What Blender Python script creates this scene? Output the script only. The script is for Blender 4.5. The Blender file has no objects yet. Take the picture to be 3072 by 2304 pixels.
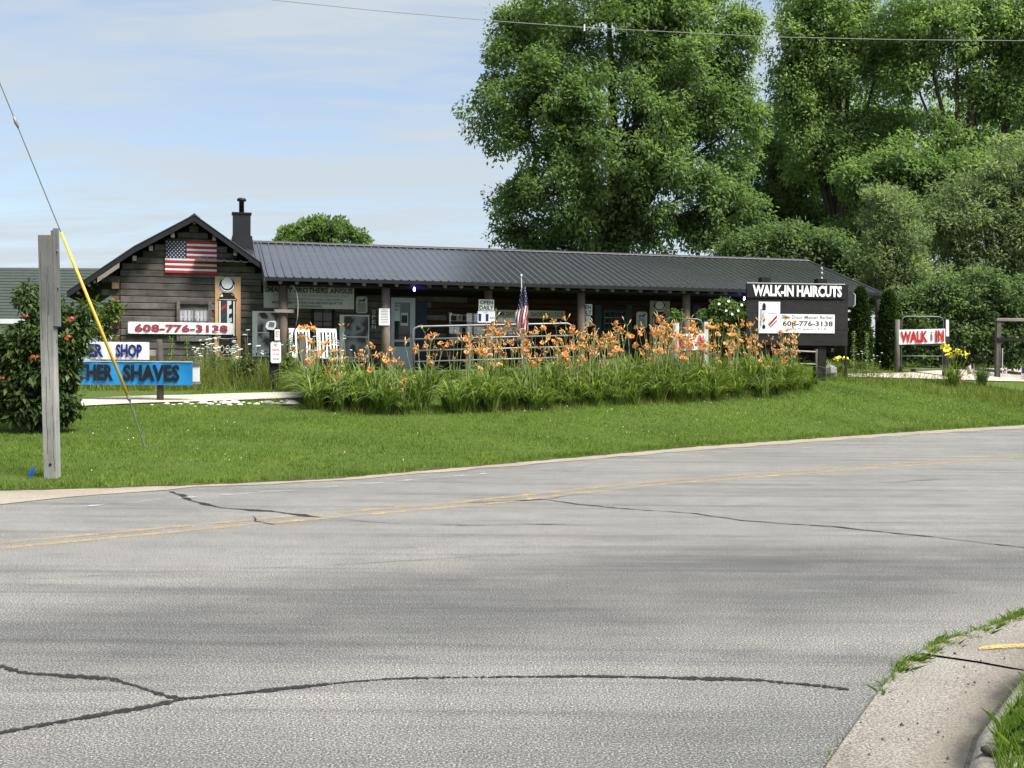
import bpy, math, random
import numpy as np
from mathutils import Vector, Matrix

# ------------------------------------------------------------------ camera, sky, sun, exposure
scene = bpy.context.scene
F, CAMH, ROLL = 3333.0, 1.6, 0.007          # focal length in photo pixels (3072 wide), eye height
PITCH = math.atan(83 / F)
cam = bpy.data.cameras.new('camera')
cam.sensor_width = 36.0
cam.lens = 36.0 * F / 3072.0
cam.clip_start = 0.05
cam.clip_end = 6000
cam_o = bpy.data.objects.new('camera', cam)
scene.collection.objects.link(cam_o)
RM = Matrix.Rotation(math.pi / 2 - PITCH, 3, 'X') @ Matrix.Rotation(ROLL, 3, 'Z')
cam_o.matrix_world = Matrix.Translation((0, 0, CAMH)) @ RM.to_4x4()
scene.camera = cam_o

SUN_EL, SUN_AZ = math.radians(57), math.radians(124)     # azimuth clockwise from straight ahead
EXPOSURE = 1.8
w = bpy.data.worlds.new('World')
scene.world = w
w.use_nodes = True
wn, wl = w.node_tree.nodes, w.node_tree.links
wn.clear()
w_out = wn.new('ShaderNodeOutputWorld')
w_bg = wn.new('ShaderNodeBackground')
w_bg.inputs['Strength'].default_value = 0.10
sky = wn.new('ShaderNodeTexSky')
sky.sky_type = 'NISHITA'
sky.sun_disc = False
sky.sun_elevation = SUN_EL
sky.sun_rotation = SUN_AZ
sky.altitude = 250
sky.air_density = 1.0
sky.dust_density = 1.0
sky.ozone_density = 1.5
# thin high cloud: noise on a flat cloud sheet seen in perspective
tc = wn.new('ShaderNodeTexCoord')
sep = wn.new('ShaderNodeSeparateXYZ')
wl.new(tc.outputs['Generated'], sep.inputs[0])
def wmath(op, a, b=None):
    n = wn.new('ShaderNodeMath'); n.operation = op
    for i, v in enumerate((a, b)):
        if v is None: continue
        if isinstance(v, (int, float)): n.inputs[i].default_value = v
        else: wl.new(v, n.inputs[i])
    return n.outputs[0]
zz = wmath('ADD', wmath('MAXIMUM', sep.outputs['Z'], 0.0), 0.16)
comb = wn.new('ShaderNodeCombineXYZ')
wl.new(wmath('DIVIDE', sep.outputs['X'], zz), comb.inputs[0])
wl.new(wmath('DIVIDE', sep.outputs['Y'], zz), comb.inputs[1])
wmap = wn.new('ShaderNodeMapping')
wmap.inputs['Rotation'].default_value = (0, 0, math.radians(18))
wmap.inputs['Scale'].default_value = (0.6, 2.1, 1.0)
wmap.inputs['Location'].default_value = (3.1, 0.4, 0)
wl.new(comb.outputs[0], wmap.inputs[0])
def wnoise(scale, detail, rough, dist):
    n = wn.new('ShaderNodeTexNoise')
    n.inputs['Scale'].default_value = scale
    n.inputs['Detail'].default_value = detail
    n.inputs['Roughness'].default_value = rough
    n.inputs['Distortion'].default_value = dist
    wl.new(wmap.outputs[0], n.inputs['Vector'])
    return n.outputs[0]
cl = wmath('ADD', wmath('MULTIPLY', wnoise(0.9, 5, 0.5, 0.6), 0.65), wmath('MULTIPLY', wnoise(3.2, 8, 0.6, 0.9), 0.35))
ramp = wn.new('ShaderNodeValToRGB')
ramp.color_ramp.elements[0].position = 0.42
ramp.color_ramp.elements[0].color = (0.42, 0.42, 0.42, 1)
ramp.color_ramp.elements[1].position = 0.575
ramp.color_ramp.elements[1].color = (0.93, 0.93, 0.93, 1)
wl.new(cl, ramp.inputs[0])
wmix = wn.new('ShaderNodeMix')
wmix.data_type = 'RGBA'
wl.new(ramp.outputs[0], wmix.inputs['Factor'])
dim = wn.new('ShaderNodeMix'); dim.data_type = 'RGBA'; dim.blend_type = 'MULTIPLY'; dim.inputs[0].default_value = 1.0
dim.inputs[7].default_value = (.52, .54, .565, 1)           # hazy summer sky
wl.new(sky.outputs[0], dim.inputs[6])
wl.new(dim.outputs[2], wmix.inputs[6])
wmix.inputs[7].default_value = (1.86, 2.06, 2.2, 1)      # sunlit cirrus, in the units of the sky
wl.new(wmix.outputs[2], w_bg.inputs['Color'])
wl.new(w_bg.outputs[0], w_out.inputs[0])

sl = bpy.data.lights.new('sun', 'SUN')
sl.energy = 2.8
sl.angle = math.radians(26)
sl.color = (1.0, 0.955, 0.89)
so = bpy.data.objects.new('sun', sl)
scene.collection.objects.link(so)
SUNV = Vector((math.sin(SUN_AZ) * math.cos(SUN_EL), math.cos(SUN_AZ) * math.cos(SUN_EL), math.sin(SUN_EL)))
so.rotation_euler = SUNV.to_track_quat('Z', 'Y').to_euler()
so.location = SUNV * 60

vs = scene.view_settings
vs.view_transform = 'Standard'
vs.look = 'None'
vs.exposure = EXPOSURE
vs.gamma = 1.0
vs.use_curve_mapping = False
scene.render.engine = 'CYCLES'
scene.cycles.max_bounces = 8
scene.cycles.diffuse_bounces = 6
scene.cycles.transparent_max_bounces = 8

# ------------------------------------------------------------------ geometry of the place
rnd = random.Random(7)
nr = np.random.default_rng(7)
CAM = Vector((0, 0, CAMH))
def ray(x, y):
    return RM @ Vector(((x - 1536) / F, -(y - 1152) / F, -1.0))
def at(x, y, Y):
    d = ray(x, y)
    return CAM + d * (Y / d.y)
def on_z(x, y, z=0.0):
    d = ray(x, y)
    return CAM + d * ((z - CAMH) / d.z)

P0 = Vector((-5.93, 12.86))
DR, DN = Vector((0.787, 0.617)), Vector((-0.617, 0.787))      # along the road, away from it
ES = [-40, -12, -6, 0, 1.02, 1.94, 3.66, 6.97, 11.6, 19.4, 23.5, 140]
ED = [4.5, 3.6, 2.0, 0, -.39, -.69, -1.03, -.67, -.12, .06, -.07, -.07]
AS = [0, 2, 6, 8, 11, 15, 19, 24, 40]
AV = [.048, .05, .068, .085, .125, .18, .235, .235, .2]
def gz_np(X, Y):
    s = (X - P0.x) * DR.x + (Y - P0.y) * DR.y
    d = (X - P0.x) * DN.x + (Y - P0.y) * DN.y - np.interp(s, ES, ED)
    x = np.maximum(d, 0) * np.interp(s, AS, AV)
    cap = np.interp(s, [18, 27], [1.15, 1.36])
    return x / (1 + (x / cap) ** 6) ** (1 / 6) + np.where(d > 0, .025, 0)
def gz(X, Y):
    return float(gz_np(np.array(X), np.array(Y)))
def sd_to_xy(s, d):
    e = float(np.interp(s, ES, ED))
    p = P0 + DR * s + DN * (d + e)
    return p.x, p.y
def hit(x, y):
    """where the sight line through a point of the picture meets the ground"""
    d = ray(x, y)
    t = 3.0
    while t < 120:
        q = CAM + d * t
        if q.z < gz(q.x, q.y): break
        t += 0.05
    return Vector((q.x, q.y, gz(q.x, q.y)))

TH = math.atan(.28)
BU, BV = Vector((math.cos(TH), math.sin(TH), 0)), Vector((-math.sin(TH), math.cos(TH), 0))
BO = Vector((-4.95, 30.8, 0))
def uz(x, y, v):
    d = ray(x, y)
    q = CAM + d * ((BO + BV * v - CAM).dot(BV) / d.dot(BV)) - BO
    return q.dot(BU), q.z
def bw(u, v, z):
    return BO + BU * u + BV * v + Vector((0, 0, z))

# ------------------------------------------------------------------ object helpers
col = scene.collection
def tag(o, label=None, cat=None, group=None, kind=None):
    if label: o['label'] = label
    if cat: o['category'] = cat
    if group: o['group'] = group
    if kind: o['kind'] = kind
    return o
def thing(name, label, cat, loc=(0, 0, 0), rz=0.0, group=None, kind=None):
    o = bpy.data.objects.new(name, None)
    o.empty_display_size = 0.2
    col.objects.link(o)
    o.location = loc
    o.rotation_euler = (0, 0, rz)
    return tag(o, label, cat, group, kind)
def link(name, me, mat=None, parent=None):
    o = bpy.data.objects.new(name, me)
    if mat is not None and not me.materials: me.materials.append(mat)
    col.objects.link(o)
    if parent is not None: o.parent = parent
    return o
def copy_tree(o, parent=None):
    c = o.copy()
    col.objects.link(c)
    c.parent = parent
    for ch in o.children: copy_tree(ch, c)
    return c

class MB:
    def __init__(s): s.v, s.f, s.m = [], [], []
    def add(s, vs_, fs, mi=0):
        n = len(s.v)
        s.v += [tuple(p) for p in vs_]
        s.f += [tuple(i + n for i in f) for f in fs]
        s.m += [mi] * len(fs)
        return s
    def box(s, x0, x1, y0, y1, z0, z1, mi=0):
        return s.add([(x0, y0, z0), (x1, y0, z0), (x1, y1, z0), (x0, y1, z0), (x0, y0, z1), (x1, y0, z1), (x1, y1, z1), (x0, y1, z1)],
                     [(0, 3, 2, 1), (4, 5, 6, 7), (0, 1, 5, 4), (1, 2, 6, 5), (2, 3, 7, 6), (3, 0, 4, 7)], mi)
    def bevbox(s, x0, x1, y0, y1, z0, z1, b=.01, mi=0):
        """long timber along x with its four long edges chamfered"""
        prof = [(y0 + b, z0), (y1 - b, z0), (y1, z0 + b), (y1, z1 - b), (y1 - b, z1), (y0 + b, z1), (y0, z1 - b), (y0, z0 + b)]
        vs_ = [(x0, a, c) for a, c in prof] + [(x1, a, c) for a, c in prof]
        fs = [tuple(range(7, -1, -1)), tuple(range(8, 16))] + [(i, (i + 1) % 8, 8 + (i + 1) % 8, 8 + i) for i in range(8)]
        return s.add(vs_, [f[::-1] for f in fs], mi)
    def tube(s, pts, rad, n=8, mi=0, cap=True):
        pts = [Vector(p) for p in pts]
        if not isinstance(rad, (list, tuple)): rad = [rad] * len(pts)
        vs_, fs = [], []
        up = None
        for i, p in enumerate(pts):
            t = (pts[min(i + 1, len(pts) - 1)] - pts[max(i - 1, 0)])
            t = t.normalized() if t.length > 1e-9 else Vector((0, 0, 1))
            if up is None:
                a = Vector((1, 0, 0)) if abs(t.x) < .8 else Vector((0, 1, 0))
                up = (a - t * a.dot(t)).normalized()
            else:
                up = (up - t * up.dot(t)).normalized()
            b = t.cross(up)
            for k in range(n):
                a = 2 * math.pi * k / n
                vs_.append(p + (up * math.cos(a) + b * math.sin(a)) * rad[i])
        for i in range(len(pts) - 1):
            for k in range(n):
                fs.append((i * n + k, i * n + (k + 1) % n, (i + 1) * n + (k + 1) % n, (i + 1) * n + k))
        if cap:
            fs += [tuple(range(n - 1, -1, -1)), tuple(range((len(pts) - 1) * n, len(pts) * n))]
        return s.add(vs_, fs, mi)
    def prism(s, poly, y0, y1, mi=0):
        """polygon in x,z extruded from y0 to y1"""
        n = len(poly)
        vs_ = [(x, y0, z) for x, z in poly] + [(x, y1, z) for x, z in poly]
        fs = [tuple(range(n)), tuple(range(2 * n - 1, n - 1, -1))] + [((i + 1) % n, i, n + i, n + (i + 1) % n) for i in range(n)]
        return s.add(vs_, fs, mi)
    def lathe(s, prof, n=12, c=(0, 0), mi=0):
        vs_, fs = [], []
        for r, z in prof:
            for k in range(n):
                a = 2 * math.pi * k / n
                vs_.append((c[0] + r * math.cos(a), c[1] + r * math.sin(a), z))
        for i in range(len(prof) - 1):
            for k in range(n):
                fs.append((i * n + k, i * n + (k + 1) % n, (i + 1) * n + (k + 1) % n, (i + 1) * n + k))
        fs += [tuple(range(n - 1, -1, -1)), tuple(range((len(prof) - 1) * n, len(prof) * n))]
        return s.add(vs_, fs, mi)
    def mesh(s, name, smooth=False):
        me = bpy.data.meshes.new(name)
        me.from_pydata(s.v, [], s.f)
        if any(s.m): me.polygons.foreach_set('material_index', s.m)
        if smooth: me.polygons.foreach_set('use_smooth', [True] * len(me.polygons))
        me.update()
        return me
    def build(s, name, mat, parent=None, smooth=False):
        me = s.mesh(name, smooth)
        for m_ in (mat if isinstance(mat, (list, tuple)) else [mat]): me.materials.append(m_)
        return link(name, me, None, parent)

def np_mesh(name, V, Fc):
    """fast mesh from arrays: V (n,3), Fc (m,k)"""
    me = bpy.data.meshes.new(name)
    V = np.asarray(V, dtype=np.float32)
    Fc = np.asarray(Fc, dtype=np.int32)
    me.vertices.add(len(V))
    me.vertices.foreach_set('co', V.ravel())
    k = Fc.shape[1]
    me.loops.add(Fc.size)
    me.loops.foreach_set('vertex_index', Fc.ravel())
    me.polygons.add(len(Fc))
    me.polygons.foreach_set('loop_start', np.arange(0, Fc.size, k, dtype=np.int32))
    me.polygons.foreach_set('loop_total', np.full(len(Fc), k, dtype=np.int32))
    me.update()
    me.validate()
    return me

# ------------------------------------------------------------------ materials
class NT:
    def __init__(s, name):
        s.mat = bpy.data.materials.new(name)
        s.mat.use_nodes = True
        s.n, s.l = s.mat.node_tree.nodes, s.mat.node_tree.links
        s.b = s.n['Principled BSDF']
        s.out = s.n['Material Output']
    def node(s, t, **kw):
        x = s.n.new(t)
        for k, v in kw.items(): setattr(x, k, v)
        return x
    def put(s, a, i):
        s.l.new(a, i)
    def math(s, op, a, b=None, c=None, clamp=False):
        n = s.node('ShaderNodeMath', operation=op, use_clamp=clamp)
        for i, v in enumerate((a, b, c)):
            if v is None: continue
            if isinstance(v, (int, float)): n.inputs[i].default_value = v
            else: s.l.new(v, n.inputs[i])
        return n.outputs[0]
    def noise(s, vec, scale, detail=4, rough=.55, dist=0):
        n = s.node('ShaderNodeTexNoise')
        n.inputs['Scale'].default_value = scale
        n.inputs['Detail'].default_value = detail
        n.inputs['Roughness'].default_value = rough
        n.inputs['Distortion'].default_value = dist
        if vec is not None: s.l.new(vec, n.inputs['Vector'])
        return n.outputs[0]
    def coords(s, scale=(1, 1, 1), rand=True):
        tc_ = s.node('ShaderNodeTexCoord')
        v = tc_.outputs['Object']
        if rand:
            oi = s.node('ShaderNodeObjectInfo')
            m = s.math('MULTIPLY', oi.outputs['Random'], 61.0)
            a = s.node('ShaderNodeVectorMath', operation='ADD')
            s.l.new(v, a.inputs[0]); s.l.new(m, a.inputs[1])
            v = a.outputs[0]
        mp = s.node('ShaderNodeMapping')
        mp.inputs['Scale'].default_value = scale
        s.l.new(v, mp.inputs[0])
        return mp.outputs[0]
    def ramp(s, fac, stops):
        r = s.node('ShaderNodeValToRGB')
        e = r.color_ramp.elements
        while len(e) < len(stops): e.new(.5)
        for i, (p, c) in enumerate(stops):
            e[i].position = p
            e[i].color = (*c, 1) if len(c) == 3 else c
        s.l.new(fac, r.inputs[0])
        return r.outputs[0]
    def mix(s, fac, a, b, mode='MIX'):
        m = s.node('ShaderNodeMix', data_type='RGBA', blend_type=mode)
        for i, v in ((0, fac), (6, a), (7, b)):
            if isinstance(v, (int, float)): m.inputs[i].default_value = v
            elif isinstance(v, tuple): m.inputs[i].default_value = (*v, 1)
            else: s.l.new(v, m.inputs[i])
        return m.outputs[2]
    def bump(s, h, strength=.3, dist=.01):
        b = s.node('ShaderNodeBump')
        b.inputs['Strength'].default_value = strength
        b.inputs['Distance'].default_value = dist
        s.l.new(h, b.inputs['Height'])
        s.l.new(b.outputs[0], s.b.inputs['Normal'])
    def set(s, colr=None, rough=.8, spec=.3, metal=0.0):
        if isinstance(colr, tuple): s.b.inputs['Base Color'].default_value = (*colr, 1)
        elif colr is not None: s.l.new(colr, s.b.inputs['Base Color'])
        s.b.inputs['Roughness'].default_value = rough
        s.b.inputs['Specular IOR Level'].default_value = spec
        s.b.inputs['Metallic'].default_value = metal
        return s.mat

def sc(c, k): return tuple(min(1, x * k) for x in c)
def paint(name, c, rough=.6, var=.12, scale=4, spec=.3, metal=0, bump=0.0, bscale=60):
    t = NT(name)
    v = t.coords()
    n = t.noise(v, scale, 6, .65)
    t.set(t.ramp(n, [(.3, sc(c, 1 - var)), (.7, sc(c, 1 + var))]), rough, spec, metal)
    if bump: t.bump(t.noise(v, bscale, 3), bump, .01)
    return t.mat
def timber(name, dark, light, along='x', grain=14, rough=.85, bump=.35, tint=None):
    t = NT(name)
    sc_ = {'x': (.7, grain, grain), 'y': (grain, .7, grain), 'z': (grain, grain, .7)}[along]
    v = t.coords(sc_)
    a = t.noise(v, 1.0, 8, .7, .3)
    v2 = t.coords((1, 1, 1))
    b = t.noise(v2, 2.3, 4, .6)
    c = t.ramp(a, [(.28, dark), (.52, tuple((x + y) / 2 for x, y in zip(dark, light))), (.76, light)])
    c = t.mix(t.ramp(b, [(.35, (0, 0, 0)), (.75, (.7, .7, .7))]), c, tint or sc(light, 1.15))
    oi = t.node('ShaderNodeObjectInfo')
    k = t.math('MULTIPLY_ADD', oi.outputs['Random'], .55, .72)
    cm = t.node('ShaderNodeCombineColor')
    for i in range(3): t.put(k, cm.inputs[i])
    c = t.mix(1.0, c, cm.outputs[0], 'MULTIPLY')
    t.set(c, rough, .2)
    t.bump(a, bump, .012)
    return t.mat
def weather_top(mat, z0, z1, k):
    '''upper part of a post greyed darker by weather'''
    nt = mat.node_tree; b = nt.nodes['Principled BSDF']; src = b.inputs['Base Color'].links[0].from_socket
    tc_ = nt.nodes.new('ShaderNodeTexCoord'); sp_ = nt.nodes.new('ShaderNodeSeparateXYZ'); nt.links.new(tc_.outputs['Object'], sp_.inputs[0])
    mr = nt.nodes.new('ShaderNodeMapRange'); mr.inputs[1].default_value = z0; mr.inputs[2].default_value = z1; nt.links.new(sp_.outputs['Z'], mr.inputs[0])
    mx_ = nt.nodes.new('ShaderNodeMix'); mx_.data_type = 'RGBA'; mx_.blend_type = 'MULTIPLY'; mx_.inputs[7].default_value = (k, k, k, 1)
    nt.links.new(mr.outputs[0], mx_.inputs[0]); nt.links.new(src, mx_.inputs[6]); nt.links.new(mx_.outputs[2], b.inputs['Base Color'])
def leaf(name, a, b, trans=.3, rough=.5, spec=.25, c=None, dry=None):
    spec *= .55; rough = min(1, rough + .1)
    t = NT(name)
    g = t.node('ShaderNodeNewGeometry')
    stops = [(0, a), (1, b)] if c is None else [(0, a), (.75, b), (1, c)]
    cr = t.ramp(g.outputs['Random Per Island'], stops)
    v = t.coords((1, 1, 1))
    n = t.noise(v, .55, 3)
    cr = t.mix(1.0, cr, t.ramp(n, [(.3, (.75, .78, .72)), (.7, (1.2, 1.16, 1.0))]), 'MULTIPLY')
    if dry:
        cr = t.mix(t.ramp(t.noise(v, 1.3, 5, .65), [(.48, (0, 0, 0)), (.72, (.6, .6, .6))]), cr, dry)
        cr = t.mix(1.0, cr, t.ramp(t.noise(v, 4.5, 4, .6), [(.35, (.72, .75, .7)), (.6, (1.1, 1.08, 1.05))]), 'MULTIPLY')
    t.set(cr, rough, spec)
    tr = t.node('ShaderNodeBsdfTranslucent')
    t.put(t.mix(1.0, cr, (1.25, 1.35, .7), 'MULTIPLY'), tr.inputs['Color'])
    mx = t.node('ShaderNodeMixShader')
    mx.inputs[0].default_value = trans
    t.put(t.b.outputs[0], mx.inputs[1]); t.put(tr.outputs[0], mx.inputs[2])
    t.put(mx.outputs[0], t.out.inputs[0])
    return t.mat
def glow(name, c, k):
    t = NT(name)
    t.set((0.02, 0.02, 0.03))
    t.b.inputs['Emission Color'].default_value = (*c, 1)
    t.b.inputs['Emission Strength'].default_value = k
    return t.mat

M = {}
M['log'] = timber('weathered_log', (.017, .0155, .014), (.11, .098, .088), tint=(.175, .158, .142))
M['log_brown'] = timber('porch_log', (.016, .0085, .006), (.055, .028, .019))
M['log_end'] = timber('log_end', (.05, .03, .02), (.17, .11, .07))
M['log_round'] = timber('porch_post_log', (.06, .046, .036), (.2, .155, .12), 'z', 9)
M['rafter'] = timber('rafter_log', (.09, .07, .055), (.25, .2, .16), 'y', 9)
M['dark_wood'] = timber('dark_wood', (.008, .008, .008), (.03, .027, .025))
M['black_post'] = timber('black_stained_post', (.006, .006, .006), (.024, .021, .019), 'z')
M['grey_post'] = timber('grey_weathered_post', (.13, .13, .122), (.38, .38, .36), 'z', 16, tint=(.42, .42, .4))
M['dark_plank'] = timber('dark_grey_plank', (.05, .05, .048), (.13, .13, .125), 'z', 16)  # plank tone darkened to paint in the post's shaded side face
M['tall_post'] = timber('tall_grey_post', (.1, .1, .094), (.3, .3, .283), 'z', 16, tint=(.34, .34, .32))
weather_top(M['tall_post'], 1.5, 2.1, .5)
M['grey_board'] = timber('grey_weathered_board', (.12, .105, .09), (.3, .265, .23), 'x', 14)
M['old_post'] = timber('old_round_post', (.035, .03, .026), (.13, .115, .1), 'z', 10)
M['sign_board'] = timber('black_sign_board', (.008, .008, .009), (.028, .026, .027), 'x', 9)
M['white'] = paint('white_vinyl', (.78, .78, .78), .5, .05, 3)
M['white_paint'] = paint('white_paint', (.66, .67, .67), .55, .09, 5)
M['dull_white'] = paint('dull_white', (.5, .53, .53), .6, .1, 4)
M['beef_cloth'] = paint('grey_vinyl', (.3, .305, .275), .6, .12, 4)
M['cream'] = paint('cream_vinyl', (.47, .45, .39), .6, .1, 4)
M['tan'] = paint('tan_banner', (.55, .33, .17), .55, .12, 3)
M['tan_dim'] = paint('faded_tan_banner', (.36, .31, .2), .6, .12, 3)  # darker, yellower tan for the banner on the porch wall
M['black'] = paint('black_print', (.012, .012, .013), .5, .1, 4)
M['ink'] = paint('dark_ink', (.03, .032, .035), .6, .1, 4)
M['grey_ink'] = paint('grey_ink', (.11, .11, .115), .6, .1, 4)
M['red'] = paint('red_paint', (.36, .025, .03), .5, .15, 5)
M['banner_red'] = paint('red_print', (.34, .03, .06), .5, .35, 9)
M['walk_red'] = paint('red_lettering', (.4, .02, .025), .5, .2, 6)
M['blue_union'] = paint('navy_paint', (.022, .026, .065), .5, .2, 5)
M['navy'] = paint('navy_print', (.018, .022, .14), .5, .15, 6)
M['blue_banner'] = paint('blue_vinyl', (.018, .21, .5), .45, .12, 3)
M['bright_blue'] = paint('blue_marker', (.01, .09, .55), .4, .1, 6)
M['teal'] = paint('teal_paint', (.02, .05, .055), .6, .2, 5)
M['blue_door'] = paint('dark_blue_paint', (.008, .018, .045), .5, .2, 5)
M['door_grey'] = paint('pale_door_paint', (.42, .46, .48), .5, .08, 4)
M['steel'] = paint('galvanised_steel', (.2, .21, .215), .45, .15, 8, .5, .4)
M['green_steel'] = paint('dull_green_steel', (.11, .13, .125), .5, .15, 8, .5, .3)
M['roof_trim'] = paint('roof_trim', (.05, .052, .06), .5, .2, 4, .4)
M['dark_metal'] = paint('dark_flashing', (.014, .0145, .016), .5, .2, 4, .25)
M['yellow_guard'] = paint('yellow_plastic', (.6, .4, .06), .5, .2, 7)
M['wire'] = paint('wire_metal', (.16, .165, .17), .5, .1, 8, .4, .5)
M['pale_wire'] = paint('pale_cable', (.26, .27, .25), .5, .1, 8)
M['curtain'] = paint('curtain_cloth', (.5, .47, .52), .8, .2, 14)
M['stone'] = paint('limestone', (.55, .52, .46), .9, .22, 6, .2, 0, .5, 20)
M['grey_stone'] = paint('grey_stone', (.2, .2, .19), .9, .25, 6, .2, 0, .5, 20)
M['bark'] = timber('bark', (.02, .017, .014), (.09, .075, .06), 'z', 7, .95, .7)
M['flower_orange'] = leaf('orange_petal', (.5, .16, .06), (.66, .28, .11), .25, .6, .15, (.74, .42, .19))
M['flower_spent'] = paint('spent_petal', (.36, .2, .09), .7, .3, 12)
M['flower_red'] = paint('red_orange_petal', (.27, .045, .014), .55, .3, 12)
M['flower_yellow'] = paint('yellow_petal', (.85, .72, .06), .55, .12, 12)
M['flower_white'] = paint('white_petal', (.78, .79, .72), .6, .1, 12)
M['stalk'] = paint('flower_stalk', (.26, .29, .12), .6, .25, 6)
M['bud'] = paint('lily_bud', (.62, .42, .16), .6, .3, 14)
M['blue_light'] = glow('blue_bulb', (.15, .1, 1.0), 30)

# glass: dark reflecting pane
t = NT('window_glass')
t.set((.012, .016, .02), .04, .5)
M['glass'] = t.mat
t = NT('clear_glass')
t.set((.8, .85, .85), .03, .5)
gl = t.node('ShaderNodeBsdfGlossy'); gl.inputs['Roughness'].default_value = .03
tp = t.node('ShaderNodeBsdfTransparent')
mx = t.node('ShaderNodeMixShader'); mx.inputs[0].default_value = .12
t.put(tp.outputs[0], mx.inputs[1]); t.put(gl.outputs[0], mx.inputs[2]); t.put(mx.outputs[0], t.out.inputs[0])
M['clear_glass'] = t.mat
# metal roof sheet
t = NT('roof_sheet')
v = t.coords((.25, 3, 1))
n = t.noise(v, 2.0, 5, .6)
t.set(t.ramp(n, [(.3, (.155, .16, .178)), (.7, (.21, .216, .235))]), .27, .5, .9)
M['roof'] = t.mat
# shingles
t = NT('roof_shingle')
v = t.coords((1, 1, 1))
br = t.node('ShaderNodeTexBrick')
br.inputs['Scale'].default_value = 3.0
br.inputs['Color1'].default_value = (.034, .046, .04, 1)
br.inputs['Color2'].default_value = (.055, .068, .06, 1)
br.inputs['Mortar'].default_value = (.02, .027, .024, 1)
br.inputs['Mortar Size'].default_value = .01
t.put(v, br.inputs['Vector'])
t.set(t.mix(.5, br.outputs[0], t.ramp(t.noise(v, 30, 3), [(.3, (.03, .04, .036)), (.7, (.075, .088, .08))])), .9, .2)
M['shingle'] = t.mat
# poster prints: dark brown and grey photographic blotches
def poster_mat(name, seed, a, b, c):
    t = NT(name)
    v = t.coords((1, 1, 1), False)
    mp = t.node('ShaderNodeMapping'); mp.inputs['Location'].default_value = (seed, 0, seed * 2); t.put(v, mp.inputs[0])
    vo = t.node('ShaderNodeTexVoronoi'); vo.inputs['Scale'].default_value = 2.6
    t.put(mp.outputs[0], vo.inputs['Vector'])
    n = t.noise(mp.outputs[0], 2.2, 3, .5, .8)
    f = t.math('ADD', t.math('MULTIPLY', n, .75), t.math('MULTIPLY', vo.outputs['Distance'], .5))
    return t.set(t.ramp(f, [(.35, a), (.5, b), (.56, c), (.68, sc(c, .7)), (.78, b)]), .5, .3)
M['poster'] = poster_mat('poster_print', 1.7, (.02, .016, .016), (.09, .06, .055), (.55, .55, .57))
M['poster_b'] = poster_mat('poster_print_dark', 6.2, (.02, .02, .024), (.07, .06, .06), (.33, .33, .36))

# asphalt
t = NT('asphalt')
v = t.coords((1, 1, 1), False)
big = t.noise(v, .35, 5, .6, .4)
streak = NT.noise(t, None, 1)
mp = t.node('ShaderNodeMapping')
mp.inputs['Rotation'].default_value = (0, 0, -math.radians(38))
mp.inputs['Scale'].default_value = (.22, 2.6, 1)
t.put(v, mp.inputs[0])
streak = t.noise(mp.outputs[0], 1.1, 7, .65, .25)
grain = t.noise(v, 95, 4, .75)
fine = t.noise(v, 250, 3, .65)
base = t.ramp(big, [(.3, (.122, .1215, .118)), (.7, (.16, .158, .152))])
base = t.mix(1.0, base, t.ramp(streak, [(.28, (.6, .6, .62)), (.47, (1.0, 1.0, 1.0)), (.75, (1.16, 1.15, 1.12))]), 'MULTIPLY')
mp2 = t.node('ShaderNodeMapping')
mp2.inputs['Rotation'].default_value = (0, 0, -math.radians(37)); mp2.inputs['Scale'].default_value = (.1, 7, 1)
t.put(v, mp2.inputs[0])
lane = t.noise(mp2.outputs[0], 1.0, 6, .6, .15)
base = t.mix(1.0, base, t.ramp(lane, [(.3, (.7, .7, .72)), (.45, (.97, .97, .97)), (.6, (1.04, 1.04, 1.03)), (.75, (1.14, 1.13, 1.1))]), 'MULTIPLY')
blot = t.noise(v, 2.2, 8, .75)
base = t.mix(1.0, base, t.ramp(blot, [(.3, (.8, .8, .81)), (.5, (1, 1, 1)), (.72, (1.1, 1.1, 1.08))]), 'MULTIPLY')
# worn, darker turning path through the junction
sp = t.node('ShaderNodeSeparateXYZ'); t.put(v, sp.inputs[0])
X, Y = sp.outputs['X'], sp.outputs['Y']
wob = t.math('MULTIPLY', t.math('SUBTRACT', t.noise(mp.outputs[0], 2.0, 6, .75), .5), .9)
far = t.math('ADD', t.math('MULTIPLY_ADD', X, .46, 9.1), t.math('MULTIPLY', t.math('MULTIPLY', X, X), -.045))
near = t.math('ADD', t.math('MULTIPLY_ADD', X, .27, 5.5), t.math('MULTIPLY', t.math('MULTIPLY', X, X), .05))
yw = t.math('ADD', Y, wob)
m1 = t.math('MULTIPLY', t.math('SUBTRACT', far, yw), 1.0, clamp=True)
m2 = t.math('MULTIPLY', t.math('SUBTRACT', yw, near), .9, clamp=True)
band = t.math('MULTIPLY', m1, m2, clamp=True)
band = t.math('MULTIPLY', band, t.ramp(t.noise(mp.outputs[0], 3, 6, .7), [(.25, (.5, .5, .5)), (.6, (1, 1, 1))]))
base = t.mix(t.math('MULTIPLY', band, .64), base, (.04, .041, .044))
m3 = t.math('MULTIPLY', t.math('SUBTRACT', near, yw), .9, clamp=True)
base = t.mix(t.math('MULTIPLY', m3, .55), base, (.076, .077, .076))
pink = t.ramp(t.noise(v, .8, 3), [(.5, (0, 0, 0)), (.72, (.35, .35, .35))])
base = t.mix(pink, base, (.175, .162, .152))
base = t.mix(1.0, base, t.ramp(grain, [(.34, (.08, .08, .09)), (.44, (.6, .6, .61)), (.53, (1.1, 1.1, 1.09)), (.64, (3.1, 3.05, 2.95))]), 'MULTIPLY')
base = t.mix(1.0, base, t.ramp(fine, [(.32, (.35, .35, .35)), (.68, (1.7, 1.7, 1.68))]), 'MULTIPLY')
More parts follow.
